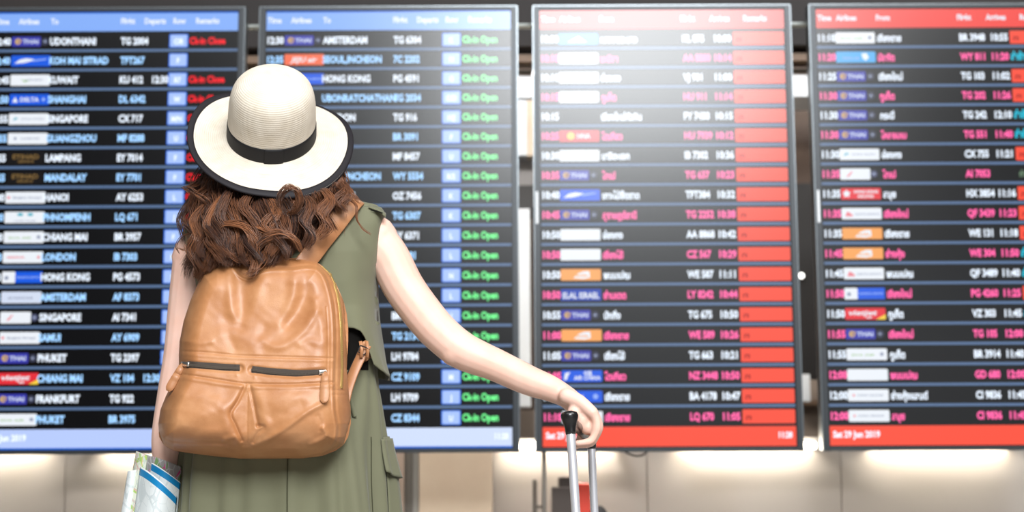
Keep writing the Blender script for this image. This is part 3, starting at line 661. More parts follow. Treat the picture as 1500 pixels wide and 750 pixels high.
# where the hat sits (the hair stays below its brim)
HB = P(398, 199, 2.852)                                    # middle of the crown's base
tl, rl = math.radians(46.5), math.radians(7.5)
up = np.array([math.sin(rl)*1.0, -math.sin(tl)*math.cos(rl), math.cos(tl)*math.cos(rl)]); up /= np.linalg.norm(up)
rt = np.array([math.cos(rl), 0, -math.sin(rl)]); rt -= up*(rt@up); rt /= np.linalg.norm(rt); fw = np.cross(up, rt)
def hat_pt(r, h, a): return HB+(rt*np.cos(a)[:, None]+fw*np.sin(a)[:, None])*np.asarray(r)[:, None]+up*np.asarray(h)[:, None]
NS = 160; ha = np.arange(NS)*2*math.pi/NS                  # angle: 0 right, -pi/2 towards the camera
CR, BR, CH = 0.0935, 0.1745, 0.118
def oval(a): return 1+.055*np.cos(2*a+math.pi)             # a little longer front to back
def brim_h(r, a):
    t = (r-CR)/(BR-CR); t = np.clip(t, 0, 1.1)
    return -.010*t+.010*t*t*np.cos(2*(a-.2))+.014*t*t*np.clip(np.cos(a-math.pi*.97), 0, 1)-.016*t**2*np.clip(np.cos(a-.15), 0, 1)+.006*t*t*np.sin(3*a)

# ------------------------------------------------------------------ hair
def hair_material():
    m = bpy.data.materials.new('brown_hair'); m.use_nodes = True; nt = m.node_tree; b = nt.nodes['Principled BSDF']
    at = nt.nodes.new('ShaderNodeAttribute'); at.attribute_name = 'strand'
    nt.links.new(at.outputs['Color'], b.inputs['Base Color']); b.inputs['Roughness'].default_value = .36; b.inputs['Specular IOR Level'].default_value = .55
    b.inputs['Sheen Weight'].default_value = .1
    return m
m_hair = hair_material()
NP = 30; strands = []; cols_ = []; rads = []
def lock(root, end, amp, turns, phase, width, ns, tone, bulge=0.02, curl=0.5):
    t = np.linspace(0, 1, NP)[:, None]
    mid = (root+end)/2+np.array([(end[0]-root[0])*.25, -bulge, .02])
    base = (1-t)**2*root+2*t*(1-t)*mid+t**2*end
    w_ = t**.9*amp; ph = 2*math.pi*(turns*t**1.15)+phase
    base = base+np.hstack([w_*np.sin(ph), -w_*curl*np.cos(ph), w_*.35*np.sin(ph*1.0+1.0)])
    for k in range(ns):
        a = rng.uniform(0, 2*math.pi); r = width*math.sqrt(rng.uniform(0, 1))
        sp = (.55+.75*np.sin(math.pi*np.clip(t, 0, 1)**.8))*(1-.45*t)
        ja = rng.normal(0, .0024, 3)*t; o = np.hstack([np.cos(a+2.2*t)*r*sp*1.5, np.sin(a+2.2*t)*r*sp*.7, np.zeros_like(t)])
        fr = .0015*np.hstack([np.sin(9*t+rng.uniform(0, 6)), np.sin(7*t+rng.uniform(0, 6)), np.sin(8*t+rng.uniform(0, 6))])*t
        strands.append(base+o+ja+fr); 
        g = np.clip(tone+rng.normal(0, .16), 0, 1)
        cols_.append(np.array(lin((52, 27, 18)))*(1-g)+np.array(lin((158, 98, 58)))*g); rads.append(rng.uniform(.00040, .00075))
def yroot(u): return 2.815+.075*((u-402)/100)**2
nl = 240
for i in range(nl):
    lay = i/nl                                            # 0 under, 1 outermost
    ur = rng.uniform(312, 494) if i % 5 else rng.choice([rng.uniform(306, 330), rng.uniform(476, 500)])
    s_ = (ur-402)/100; vr = rng.uniform(240, 264)-4*abs(s_)
    ue = 386+(ur-402)*1.10+rng.normal(0, 10)
    vmax = np.interp(ue, [268, 290, 315, 345, 372, 400, 440, 475, 500], [368, 408, 396, 386, 402, 384, 378, 350, 318])
    ve = max(vmax-abs(rng.normal(0, 1))*np.interp(lay, [0, 1], [6, 40]), 292)
    Ye = 2.800-.050*lay+.06*abs(s_)**2+rng.normal(0, .006)
    if ve > 378 and ue > 300: Ye = min(Ye, 2.700+rng.normal(0, .004))
    big = rng.random() < .55
    lock(P(ur, vr, yroot(ur)-.008*lay), P(ue, ve, Ye), rng.uniform(.016, .030) if big else rng.uniform(.008, .016), rng.uniform(.7, 1.25) if big else rng.uniform(1.1, 1.9), rng.uniform(0, 6.28), rng.uniform(.007, .0145), 34, np.clip(rng.normal(.20, .17), 0, .7), bulge=.012+.016*lay+rng.normal(0, .006), curl=rng.uniform(.5, 1.1))
# single curls that stand out
def curl_path(pts, width, ns, tone):
    q = smoothpath(np.array([P(*p) for p in pts]), NP)
    for k in range(ns):
        a = rng.uniform(0, 6.28); r = width*math.sqrt(rng.uniform(0, 1)); tt = np.linspace(0, 1, NP)[:, None]
        o = np.hstack([np.cos(a+1.5*tt)*r, np.sin(a+1.5*tt)*r*.7, np.sin(a)*r*.8*np.ones_like(tt)])*(.45+.8*np.sin(math.pi*tt)+.45*tt)
        fz = .0026*np.hstack([np.sin(5*tt+rng.uniform(0, 6)), np.sin(4*tt+rng.uniform(0, 6)), np.sin(6*tt+rng.uniform(0, 6))]); strands.append(q+o+fz*min(1, width/.003)+rng.normal(0, .0008, 3)); g = np.clip(tone+rng.normal(0, .14), 0, 1)
        cols_.append(np.array(lin((52, 27, 18)))*(1-g)+np.array(lin((168, 106, 64)))*g); rads.append(rng.uniform(.00040, .00075))
free0 = len(strands)
curl_path([(414, 316, 2.735), (409, 298, 2.722), (413, 281, 2.705), (424, 274, 2.700), (435, 279, 2.704), (438, 294, 2.712), (432, 308, 2.722), (420, 314, 2.73)], .0050, 46, .38)
free1 = len(strands)
curl_path([(312, 344, 2.735), (332, 328, 2.712), (358, 331, 2.702), (372, 350, 2.702), (366, 372, 2.706), (346, 377, 2.706), (332, 363, 2.712), (342, 350, 2.715)], .0085, 90, .5)
curl_path([(372, 372, 2.71), (388, 350, 2.694), (412, 342, 2.690), (430, 350, 2.695), (438, 366, 2.702)], .0075, 70, .45)
curl_path([(352, 318, 2.735), (376, 332, 2.706), (396, 341, 2.696), (412, 338, 2.70)], .005, 40, .6)
for pts_ in ([(345, 268, 2.77), (330, 290, 2.735), (322, 315, 2.722), (334, 338, 2.715), (328, 362, 2.712), (310, 380, 2.72)], [(300, 300, 2.79), (284, 322, 2.765), (290, 345, 2.745), (280, 366, 2.745), (292, 392, 2.735), (288, 408, 2.735)],
             [(330, 285, 2.77), (312, 310, 2.74), (306, 335, 2.728), (318, 358, 2.722), (308, 384, 2.722), (296, 398, 2.728)], [(440, 278, 2.775), (455, 300, 2.745), (446, 322, 2.728), (456, 342, 2.722), (446, 362, 2.722)],
             [(468, 272, 2.78), (484, 292, 2.755), (472, 312, 2.742), (480, 330, 2.742), (466, 348, 2.74)], [(392, 285, 2.755), (404, 310, 2.718), (392, 330, 2.708), (404, 350, 2.70), (394, 372, 2.694)],
             [(370, 280, 2.755), (358, 302, 2.722), (372, 322, 2.710), (380, 342, 2.704), (372, 360, 2.70)], [(500, 268, 2.80), (510, 282, 2.785), (498, 296, 2.775), (505, 308, 2.775)]):
    curl_path(pts_, .0085, 80, rng.uniform(.15, .5))
curl_path([(352, 345, 2.73), (366, 368, 2.70), (374, 384, 2.690), (370, 398, 2.682), (362, 404, 2.680)], .006, 34, .35)
curl_path([(392, 360, 2.72), (384, 376, 2.700), (374, 392, 2.685), (366, 402, 2.682)], .005, 30, .5)
curl_path([(505, 290, 2.80), (521, 300, 2.775), (523, 320, 2.772), (532, 336, 2.775), (543, 344, 2.777)], .0018, 8, .45)
curl_path([(498, 268, 2.80), (512, 277, 2.79), (519, 288, 2.78), (527, 296, 2.785)], .003, 14, .4)
curl_path([(290, 340, 2.79), (268, 346, 2.80), (258, 360, 2.80), (263, 372, 2.79)], .0008, 4, .2)
curl_path([(300, 350, 2.78), (284, 362, 2.78), (268, 366, 2.78), (259, 362, 2.79)], .0010, 5, .55)
for i in range(170):                                       # flyaways along the sides
    side_ = rng.choice([-1, 1]); u0 = 402+side_*rng.uniform(78, 100); v0 = rng.uniform(258, 290)
    curl_path([(u0, v0, 2.84), (u0+side_*rng.uniform(2, 14), v0+18, 2.82), (u0+side_*rng.uniform(4, 18)-6, v0+rng.uniform(34, 60), 2.80)], .001, 1, .5)
ST = np.array(strands)
dv = ST-HB; hh = dv@up; rx, ry = dv@rt, dv@fw; rr2 = np.hypot(rx, ry); an = np.arctan2(ry, rx)
lim = brim_h(np.maximum(rr2, CR), an)-.006; push = np.where(rr2 < BR+.012, np.maximum(0, hh-lim), 0); push[free0:free1] = 0
ST = ST-push[..., None]*up; RD = np.array(rads); CL = np.array(cols_); ns_ = len(ST)
Tn = np.gradient(ST, axis=1); Tn /= np.linalg.norm(Tn, axis=2, keepdims=True)+1e-9
rf = np.array([.3, 1., .2]); n1 = np.cross(Tn, rf); n1 /= np.linalg.norm(n1, axis=2, keepdims=True)+1e-9; n2 = np.cross(Tn, n1)
taper = np.clip(np.minimum(1, (1-np.linspace(0, 1, NP))*3.0+.25), .25, 1)
ring = [math.cos(a)*n1+math.sin(a)*n2 for a in (0, 2.094, 4.189)]
VV = np.stack([ST+r_*(RD[:, None]*taper[None, :])[..., None] for r_ in ring], axis=2).reshape(-1, 3)
k_ = np.arange(NP-1)[:, None]*3; j_ = np.arange(3)[None, :]; j2 = (j_+1) % 3
quad = np.stack([k_+j_, k_+j2, k_+3+j2, k_+3+j_], -1).reshape(-1, 4)
FF = (np.arange(ns_)[:, None, None]*NP*3+quad[None]).reshape(-1, 4)
hm = bpy.data.meshes.new('hair'); VV = VV-FOOT
hm.vertices.add(len(VV)); hm.vertices.foreach_set('co', VV.ravel()); hm.loops.add(FF.size); hm.loops.foreach_set('vertex_index', FF.ravel().astype(np.int32))
hm.polygons.add(len(FF)); hm.polygons.foreach_set('loop_start', np.arange(len(FF), dtype=np.int32)*4); hm.polygons.foreach_set('loop_total', np.full(len(FF), 4, np.int32))
hm.polygons.foreach_set('use_smooth', np.ones(len(FF), bool)); hm.update(); hm.validate()
ca = hm.color_attributes.new('strand', 'FLOAT_COLOR', 'POINT'); cc = np.ones((ns_, NP*3, 4)); cc[..., :3] = CL[:, None, :]; ca.data.foreach_set('color', cc.ravel())
hm.materials.append(m_hair); hair = link('hair', hm, person)
# the mass of hair under the loose locks
m_hairbase = mat('hair_under', rgb(44, 24, 17), .6, .2, noise=(60, 4, rgb(30, 16, 12)))
rows = []
for v_, l_, r_, yb_, hb in ((236, 332, 468, 2.868, .062), (256, 318, 484, 2.876, .072), (285, 305, 490, 2.872, .078), (320, 292, 474, 2.855, .070), (350, 288, 462, 2.835, .060), (372, 298, 438, 2.82, .050), (384, 320, 400, 2.81, .030)):
    a_, b_ = P(l_, v_, 2.83), P(r_, v_, 2.83); rows.append((a_[2], (a_[0]+b_[0])/2, yb_, (b_[0]-a_[0])/2, hb))
q = smoothpath(np.array(rows), 40); a = np.arange(40)*2*math.pi/40
V = np.vstack([np.column_stack([r[1]+r[3]*np.cos(a)*(1+.03*np.sin(9*a+i*.3)), r[2]+r[4]*np.sin(a), np.full(40, r[0])]) for i, r in enumerate(q)])
world_part('hair_mass', V, grid_faces(40, 40, True)+[tuple(range(40)), tuple(39*40+i for i in range(40))], m_hairbase, hair)

# ------------------------------------------------------------------ straw hat
m_straw = mat('straw', rgb(217, 207, 192), 0.7, 0.25, noise=(40, 5, rgb(206, 194, 176)), bump=(700, 0.3, 0.0008))
m_band = mat('black_ribbon', rgb(24, 23, 25), 0.6, 0.3, bump=(900, .2, .0004))
m_bind = mat('black_binding', rgb(30, 27, 31), 0.65, 0.3)
hat = thing('straw_hat', 'cream straw sun hat with black ribbon band on the long brown hair', 'hat', HB)
def ring_surface(name, prof, m, parent, thick=.0016, brim=False, close=False):
    V = []
    for r, h in prof:
        rr_ = r*oval(ha)
        V.append(hat_pt(rr_, (np.full(NS, h)+brim_h(np.full(NS, r), ha)) if brim else np.full(NS, h), ha))
    V = np.vstack(V); n = len(prof); f = grid_faces(n, NS, True)
    if close: f.append(tuple((n-1)*NS+i for i in range(NS)))
    o = world_part(name, V, f, m, parent); sd = o.modifiers.new('thick', 'SOLIDIFY'); sd.thickness = thick; sd.offset = -1; return o
prof = []; s_ = 0
crv = smoothpath([(CR, 0, 0), (CR*.985, .042, 0), (CR*.955, .083, 0), (CR*.86, .113, 0), (CR*.66, .1305, 0), (CR*.36, .139, 0), (.004, .141, 0)], 300)
arc = np.concatenate([[0], np.cumsum(np.linalg.norm(np.diff(crv, axis=0), axis=1))])
nrm = np.gradient(crv, axis=0); nrm = np.column_stack([nrm[:, 1], -nrm[:, 0]]); nrm /= np.linalg.norm(nrm, axis=1)[:, None]
rp = np.abs(np.sin(math.pi*arc/.0044))**.6*.00055
crown = ring_surface('crown', [(crv[i, 0]+nrm[i, 0]*rp[i], crv[i, 1]+nrm[i, 1]*rp[i]) for i in range(300)], m_straw, hat, close=True)
rs = np.linspace(CR*.985, BR, 180)
brim = ring_surface('brim', [(r, .0005*abs(math.sin(math.pi*(r-CR)/.0044))**.6) for r in rs], m_straw, hat, brim=True)
bandp = [(CR*1.002+.0012*math.sin(math.pi*min(1, t*8)*.5)*min(1, (1-t)*8), .001+.0335*t) for t in np.linspace(0, 1, 14)]
band = ring_surface('hat_band', [(r+.0008-.0016*(h/.034)*.9, h) for r, h in bandp], m_band, hat)
# the ribbon's overlap: a flat loop at the back
va = np.linspace(-1.50, -1.12, 12); vh = np.linspace(.0, .0345, 8)
V = np.vstack([hat_pt((CR*1.002+.0034-.0016*(h/.034))*oval(va), np.full(12, h), va) for h in vh])
kn = world_part('ribbon_loop', V, grid_faces(8, 12), m_band, band); kn.modifiers.new('t', 'SOLIDIFY').thickness = .0014
V = []
for dr, dh in ((-.0118, .0004), (-.0112, .0024), (-.006, .0028), (0, .0026), (.0020, .0014), (.0022, -.0010), (0, -.0034), (-.006, -.0038), (-.0112, -.0034), (-.0118, -.0010)):
    r_ = np.full(NS, BR+dr); V.append(hat_pt(r_*oval(ha), brim_h(r_, ha)+dh, ha))
V = np.array(V); f = []
for i in range(10):
    for j in range(NS): f.append((i*NS+j, i*NS+(j+1) % NS, ((i+1) % 10)*NS+(j+1) % NS, ((i+1) % 10)*NS+j))
world_part('brim_binding', V.reshape(-1, 3), f, m_bind, hat)

# ------------------------------------------------------------------ backpack
def leather(name, c1, c2, c3):
    m = mat(name, rgb(*c1), 0.40, 0.5); nt = m.node_tree; b = nt.nodes['Principled BSDF']; tc = nt.nodes['Texture Coordinate']
    n1 = nt.nodes.new('ShaderNodeTexNoise'); n1.inputs['Scale'].default_value = 11; n1.inputs['Detail'].default_value = 7; n1.inputs['Roughness'].default_value = .62
    r = nt.nodes.new('ShaderNodeValToRGB'); e = r.color_ramp.elements; e[0].position = .28; e[0].color = rgb(*c2); e[1].position = .75; e[1].color = rgb(*c3); k = e.new(.52); k.color = rgb(*c1)
    nt.links.new(tc.outputs['Object'], n1.inputs['Vector']); nt.links.new(n1.outputs['Fac'], r.inputs['Fac']); nt.links.new(r.outputs['Color'], b.inputs['Base Color'])
    v = nt.nodes.new('ShaderNodeTexVoronoi'); v.inputs['Scale'].default_value = 620; nt.links.new(tc.outputs['Object'], v.inputs['Vector'])
    n2 = nt.nodes.new('ShaderNodeTexNoise'); n2.inputs['Scale'].default_value = 45; n2.inputs['Detail'].default_value = 6; nt.links.new(tc.outputs['Object'], n2.inputs['Vector'])
    ad = nt.nodes.new('ShaderNodeMath'); ad.operation = 'MULTIPLY_ADD'; ad.inputs[1].default_value = .25; nt.links.new(v.outputs['Distance'], ad.inputs[0]); nt.links.new(n2.outputs['Fac'], ad.inputs[2])
    bp = nt.nodes.new('ShaderNodeBump'); bp.inputs['Strength'].default_value = .35; bp.inputs['Distance'].default_value = .0012
    nt.links.new(ad.outputs[0], bp.inputs['Height']); nt.links.new(bp.outputs['Normal'], b.inputs['Normal'])
    r2 = nt.nodes.new('ShaderNodeMapRange'); r2.inputs['To Min'].default_value = .34; r2.inputs['To Max'].default_value = .52
    nt.links.new(n1.outputs['Fac'], r2.inputs['Value']); nt.links.new(r2.outputs['Result'], b.inputs['Roughness'])
    return m
m_lea = leather('tan_leather', (176, 121, 78), (160, 104, 63), (193, 141, 98)); m_lea2 = leather('tan_leather_strap', (172, 119, 80), (158, 105, 68), (188, 138, 99))
m_tape = mat('zip_tape', rgb(74, 66, 60), .75, .2); m_teeth = mat('zip_teeth', rgb(112, 102, 92), .35, metal=.7); m_silver = mat('silver_slider', rgb(214, 210, 204), .2, metal=.9); m_gold = mat('gold_teeth', rgb(196, 162, 98), .35, metal=.6)
m_blk = mat('black_webbing', rgb(28, 26, 26), .8)
YBAG = 2.765
SIL_L = np.array([(378, 352), (380, 332), (384, 318), (390, 305), (400, 297), (415, 290), (440, 279), (470, 269), (500, 263), (520, 262), (540, 262), (560, 253), (580, 243), (600, 235), (620, 232), (640, 233), (652, 240), (660, 254), (664, 280), (668, 310), (672, 352)], float)
SIL_R = np.array([(378, 440), (380, 452), (384, 464), (390, 473), (400, 482), (415, 492), (440, 503), (460, 508), (480, 510), (500, 510), (540, 508), (570, 511), (600, 514), (620, 514), (640, 510), (652, 503), (660, 492), (668, 472), (672, 440)], float)
def sil(v): return np.interp(v, SIL_L[:, 0], SIL_L[:, 1]), np.interp(v, SIL_R[:, 0], SIL_R[:, 1])
def pdist(u, v, pts):
    """distance to a polyline and signed side (left of travel positive), photo px"""
    p = smoothpath([(a, b, 0) for a, b in pts], max(8, 6*len(pts)))[:, :2]; best = np.full(u.shape, 1e9); sg = np.zeros(u.shape)
    for (ax_, ay_), (bx_, by_) in zip(p[:-1], p[1:]):
        dx, dy = bx_-ax_, by_-ay_; L2 = dx*dx+dy*dy+1e-9; t = np.clip(((u-ax_)*dx+(v-ay_)*dy)/L2, 0, 1)
        d = np.hypot(u-ax_-t*dx, v-ay_-t*dy); c = (dx*(v-ay_)-dy*(u-ax_)); m_ = d < best
        best = np.where(m_, d, best); sg = np.where(m_, np.sign(c), sg)
    return best, sg
RIDGES = [  # polyline, half width px, height mm (negative = crease)
 ([(336, 396), (338, 420), (339, 448), (347, 470)], 8, 4.2), ([(350, 412), (356, 438), (358, 458), (352, 472)], 15, -7.0), ([(386, 404), (376, 430), (368, 452), (360, 474)], 9, 3.0),
 ([(432, 400), (431, 425), (424, 452), (410, 475)], 8, 3.2), ([(448, 408), (447, 432), (438, 456), (424, 474)], 11, -4.5), ([(385, 500), (396, 508), (412, 507), (430, 498), (450, 478), (462, 456)], 7, 4.0), ([(420, 470), (440, 452), (452, 430)], 14, -3.5),
 ([(388, 480), (384, 496), (390, 508)], 8, -2.4), ([(282, 440), (300, 425), (320, 424)], 12, 2.2), ([(300, 500), (330, 488), (352, 490), (372, 506)], 10, 2.4), ([(330, 470), (336, 495), (345, 512)], 8, -2.0), ([(272, 500), (290, 503), (310, 501)], 4, 1.4),
 ([(462, 440), (470, 470), (474, 500)], 6, 2.0), ([(440, 505), (456, 500), (474, 506)], 6, 1.6),
 # lower pockets
 ([(352, 568), (341, 586), (328, 604), (336, 626), (346, 644)], 8, 2.6), ([(359, 566), (348, 588), (338, 606), (345, 624), (354, 645)], 2.6, -4.2), ([(366, 566), (371, 588), (375, 610), (378, 624)], 2.6, -3.6), ([(378, 624), (386, 626), (377, 636), (371, 648)], 3, -3.5),
 ([(373, 568), (380, 590), (385, 610), (392, 624)], 8, 2.4), ([(363, 575), (362, 610), (362, 648)], 1.6, -1.0), ([(330, 644), (344, 641), (350, 650)], 5, 3.8), ([(372, 652), (392, 644), (420, 626), (450, 604), (476, 590)], 4.5, 4.2),
 ([(392, 655), (425, 646), (455, 634), (470, 640)], 8, -2.8), ([(455, 652), (468, 646), (478, 638), (474, 628)], 4.5, 4.5), ([(270, 620), (300, 606), (325, 596)], 10, 2.2), ([(262, 580), (290, 580), (318, 588)], 8, 1.8), ([(246, 600), (255, 590), (262, 582)], 5, -1.6), ([(390, 585), (415, 580), (450, 584)], 12, 2.6), ([(400, 610), (420, 604), (440, 592)], 8, -2.2),
 ([(285, 645), (310, 636), (330, 630)], 8, 2.0), ([(495, 585), (500, 610), (497, 640)], 9, 3.0), ([(466, 610), (470, 620), (468, 630)], 4, -2.0)]
SEAM_FRONT = [(262, 520), (264, 490), (268, 462), (276, 432), (288, 408), (300, 394), (316, 388), (330, 387), (341, 394), (352, 406), (366, 410), (379, 402), (394, 397), (425, 396), (452, 393), (468, 398), (478, 416), (485, 445), (488, 480), (488, 520), (487, 560), (488, 600), (492, 628), (488, 648), (474, 662), (440, 668)]
GROOVES = [([(261, 514), (310, 517), (352, 521), (420, 523), (488, 525)], 1.5, -1.6), ([(261, 519), (352, 525), (488, 529)], 2.2, .9), ([(259, 547), (300, 553), (350, 561), (366, 562), (420, 563), (488, 560)], 1.6, -2.4), ([(258, 552), (350, 566), (420, 568), (488, 565)], 3, 1.8),
 ([(236, 634), (250, 645), (290, 648), (330, 650)], 2, -2.6), ([(234, 638), (248, 650), (290, 653), (345, 656), (400, 657), (460, 658)], 3, 1.8), ([(488, 571), (500, 572), (513, 572)], 1.3, -1.6), ([(488, 578), (500, 579), (513, 579)], 1.3, -1.3), ([(346, 534), (347, 550)], 2.5, .8), ([(372, 537), (373, 553)], 2.5, .8), ([(480, 406), (494, 430), (501, 460), (503, 500), (502, 560)], 2.4, -1.6), ([(478, 450), (480, 480), (480, 520), (479, 556)], 1.2, -1.0), ([(272, 440), (266, 470), (264, 510)], 1.2, -.9)]
ZIPS = [[(272, 534), (300, 537), (325, 539), (351, 540)], [(369, 542), (400, 546), (435, 548), (474, 545)]]
def bag_depth(u, v):
    u = np.asarray(u, float); v = np.asarray(v, float); L, Rr = sil(v)
    el, er = np.maximum(u-L, 0), np.maximum(Rr-u, 0)
    vt = np.interp(u, [232, 262, 280, 297, 318, 352, 440, 464, 482, 503, 514], [610, 470, 436, 400, 384, 378, 378, 384, 400, 440, 600]); vb = np.interp(u, [232, 240, 254, 310, 352, 440, 472, 503, 514], [630, 652, 660, 668, 672, 672, 668, 652, 610])
    f = lambda e, r: np.sqrt(np.clip(1-(1-np.clip(e/r, 0, 1))**2, 0, 1))
    D = .070+.056*(.5-.5*np.cos(math.pi*np.clip((v-378)/250, 0, 1)))
    ed = np.minimum(np.minimum(el*1.6, er*.95), np.minimum(np.maximum(v-vt, 0)*1.2, np.maximum(vb-v, 0)*1.15))
    d = D*f(ed, 46)
    d += .012*np.exp(-((u-300)/45)**2-((v-610)/36)**2)+.012*np.exp(-((u-425)/50)**2-((v-605)/36)**2)-.006*np.exp(-((u-362)/16)**2-((v-610)/36)**2)
    d += -.010*np.exp(-((u-362)/24)**2-((v-398)/22)**2)
    for pts, hw, h in RIDGES+GROOVES:
        q, s = pdist(u, v, pts); d += h*.001*np.exp(-(q/hw)**2)*np.clip(ed/8, 0, 1)
    q, s = pdist(u, v, SEAM_FRONT)
    d += (.0024*np.exp(-((q-0)/2.0)**2)-.0030*np.exp(-((q*s+4.2)/2.4)**2))*np.clip(ed/5, 0, 1)
    for z in ZIPS:
        q, s = pdist(u, v, z); d -= .0042*np.exp(-(q/6.0)**4)
    # small uneven hide
    d += .00022*np.sin(u*.21+np.sin(v*.13)*2)*np.sin(v*.17+1.3*np.sin(u*.09))*np.clip(ed/20, 0, 1)
    return d*np.clip(ed/1.0, 0, 1)**.5
NV, NU = 300, 300
tv = np.linspace(0, 1, NV); vvv = 378+(672-378)*(.5-.5*np.cos(math.pi*tv))*.35+(672-378)*tv*.65
L_, R_ = sil(vvv); tu = np.linspace(0, 1, NU); tu = tu*.7+.3*(.5-.5*np.cos(math.pi*tu))
UU = L_[:, None]+(R_-L_)[:, None]*tu[None]; VVV = np.repeat(vvv[:, None], NU, 1)
DD = bag_depth(UU, VVV); DD[0] = DD[-1] = 0; DD[:, 0] = DD[:, -1] = 0
front = P(UU, VVV, YBAG-DD)
# the back panel, flat against her dress
st = slice(None, None, 5); ub, vb_ = UU[::6, ::6], VVV[::6, ::6]
fbk = np.sqrt(np.clip(1-(1-np.clip(DD[::6, ::6]/.05, 0, 1))**2, 0, 1)); back = P(ub, vb_, YBAG+.020*fbk)
nrb, ncb = back.shape[:2]
bag = thing('backpack', 'tan leather backpack with two zipped front pockets on her back', 'backpack', P(372, 672, YBAG))
V, Fc = front.reshape(-1, 3), [q[::-1] for q in grid_faces(NV, NU)]
body = world_part('body', V, Fc, m_lea, bag)
world_part('back_panel', back.reshape(-1, 3), grid_faces(nrb, ncb), m_lea2, bag)
def on_bag(pts, out=.0015, n=40):
    p = smoothpath([(a, b, 0) for a, b in pts], n); return P(p[:, 0], p[:, 1], YBAG-bag_depth(p[:, 0], p[:, 1])-out)
PXB = px(1, 2.66)
for i, z in enumerate(ZIPS):
    q = on_bag(z, .0012, 60)
    wdt = np.interp(np.linspace(0, 1, 60), [0, .06, .5, 1], [8, 11, 13, 12] if i == 0 else [12, 12, 14, 8])*PXB
    v, f = ribbon(q, (0, 0, 1), wdt, .0012); zp = world_part('pocket_zip', v, f, m_tape, bag, smooth=False)
    G = []
    for s_ in np.linspace(0, 1, 60):
        k = s_*59; a_ = int(min(58, k)); c = q[a_]*(1-(k-a_))+q[a_+1]*(k-a_); 
        for dz in (-.0012, .0012): G.append(box(c[0]-.0008, c[0]+.0008, c[1]-.0022, c[1]-.0004, c[2]+dz-.0011, c[2]+dz+.0011))
    V, Fc = join(*G); t_ = world_part('zip_teeth', V, Fc, m_teeth, zp, smooth=False); t_['kind'] = 'stuff'
def puller(head, tip, wpx, head_dir):
    h = on_bag([head, (head[0]+head_dir, head[1]+.5)], .004, 6); g1_ = ribbon(np.linspace(h[0], h[-1], 6), (0, 0, 1), 7*PXB, .005)
    rg = [h[0]+np.array([math.cos(a)*.0032, -.002, math.sin(a)*.0036]) for a in np.linspace(0, 2*math.pi, 14)]; g2_ = tube(rg, .0011, 8, cap=False)
    V, Fc = join(g1_, g2_); sl = world_part('zip_slider', V, Fc, m_silver, bag)
    pts = np.array([head, ((head[0]*.6+tip[0]*.4), head[1]*.6+tip[1]*.4), tip], float); p = smoothpath([(a, b, 0) for a, b in pts], 24)
    L, R2 = sil(p[:, 1]); uu_ = np.clip(p[:, 0], L+6, R2-6); yy = YBAG-bag_depth(uu_, p[:, 1])-.006
    yy = np.minimum(yy, np.linspace(yy[0], yy[0]+.006, 24)); q = P(p[:, 0], p[:, 1], yy)
    wd = np.interp(np.linspace(0, 1, 24), [0, .15, .8, .93, 1], [.35, .75, 1.05, .95, .45])*wpx*PXB
    v, f = ribbon(q, (q[0][2]-q[-1][2], 0, -(q[0][0]-q[-1][0])), wd, .0032); world_part('pull_tab', v, f, m_lea2, sl)
puller((268, 533), (246, 573), 12.5, 9); puller((476, 545), (475, 590), 13.5, -9)
# side zip along the gusset
q = on_bag([(472, 391), (484, 404), (494, 430), (499, 462), (500.5, 500), (501, 540), (500, 568)], .0016, 80)
v, f = ribbon(q, (.55, 1, 0), .0085, .0014); zp = world_part('side_zip', v, f, m_gold, bag)
G = []
for k in range(0, 80):
    c = q[k]; G.append(box(c[0]-.0016, c[0]+.0016, c[1]-.002, c[1]-.0002, c[2]-.0009, c[2]+.0009))
V, Fc = join(*G); t_ = world_part('zip_teeth', V, Fc, m_gold, zp, smooth=False); t_['kind'] = 'stuff'
# shoulder straps: over the shoulders, down the front, back to the bag's lower corners
def strap(pts, wpx, name='shoulder_strap'):
    p = smoothpath(np.array([P(*a) for a in pts]), 70); T_ = np.gradient(p, axis=0); T_ /= np.linalg.norm(T_, axis=1)[:, None]
    c = np.array([J(412, 440)[0], 2.90, 0]); out = p-c; out[:, 2] = np.maximum(0, p[:, 2]-1.28)*3; side = np.cross(T_, out); 
    for k in range(1, len(side)):
        if side[k]@side[k-1] < 0: side[k] *= -1
    v, f = ribbon(p, side, wpx*PXB, .0055); return world_part(name, v, f, m_lea2, bag)
strap([(440, 394, 2.745), (462, 366, 2.765), (490, 330, 2.792), (514, 299, 2.820), (522, 293, 2.868), (524, 300, 2.925), (528, 330, 2.985), (534, 380, 3.012), (540, 440, 3.014), (545, 480, 2.985), (549, 500, 2.93), (543, 508, 2.86), (534, 515, 2.80)], 31)
strap([(318, 394, 2.745), (312, 370, 2.765), (306, 352, 2.79), (303, 338, 2.835), (302, 336, 2.88), (302, 342, 2.93), (300, 370, 2.985), (294, 420, 3.012), (286, 470, 3.010), (280, 520, 2.98), (274, 560, 2.90), (268, 600, 2.82), (262, 630, 2.76)], 31)
st_ = [(537, 505, 2.792), (528, 524, 2.788), (518, 546, 2.778), (509, 572, 2.762), (505, 590, 2.752)]
p = smoothpath(np.array([P(*a) for a in st_]), 30); v, f = ribbon(p, (1, 0, .45), 16*PXB, .004); ls = world_part('lower_strap', v, f, m_lea2, bag)
p2 = p+np.array([-.007, .002, -.002]); v, f = ribbon(p2, (1, 0, .45), 9*PXB, .005); world_part('strap_webbing', v, f, m_blk, ls)
for du in (-6, 3):
    g = ribbon(np.array([P(534+du, 500, 2.785), P(536+du, 512, 2.783), P(535+du, 524, 2.781)]), (1, 0, .1), 5*PXB, .004); world_part('strap_loop', *g, m_lea2, ls)
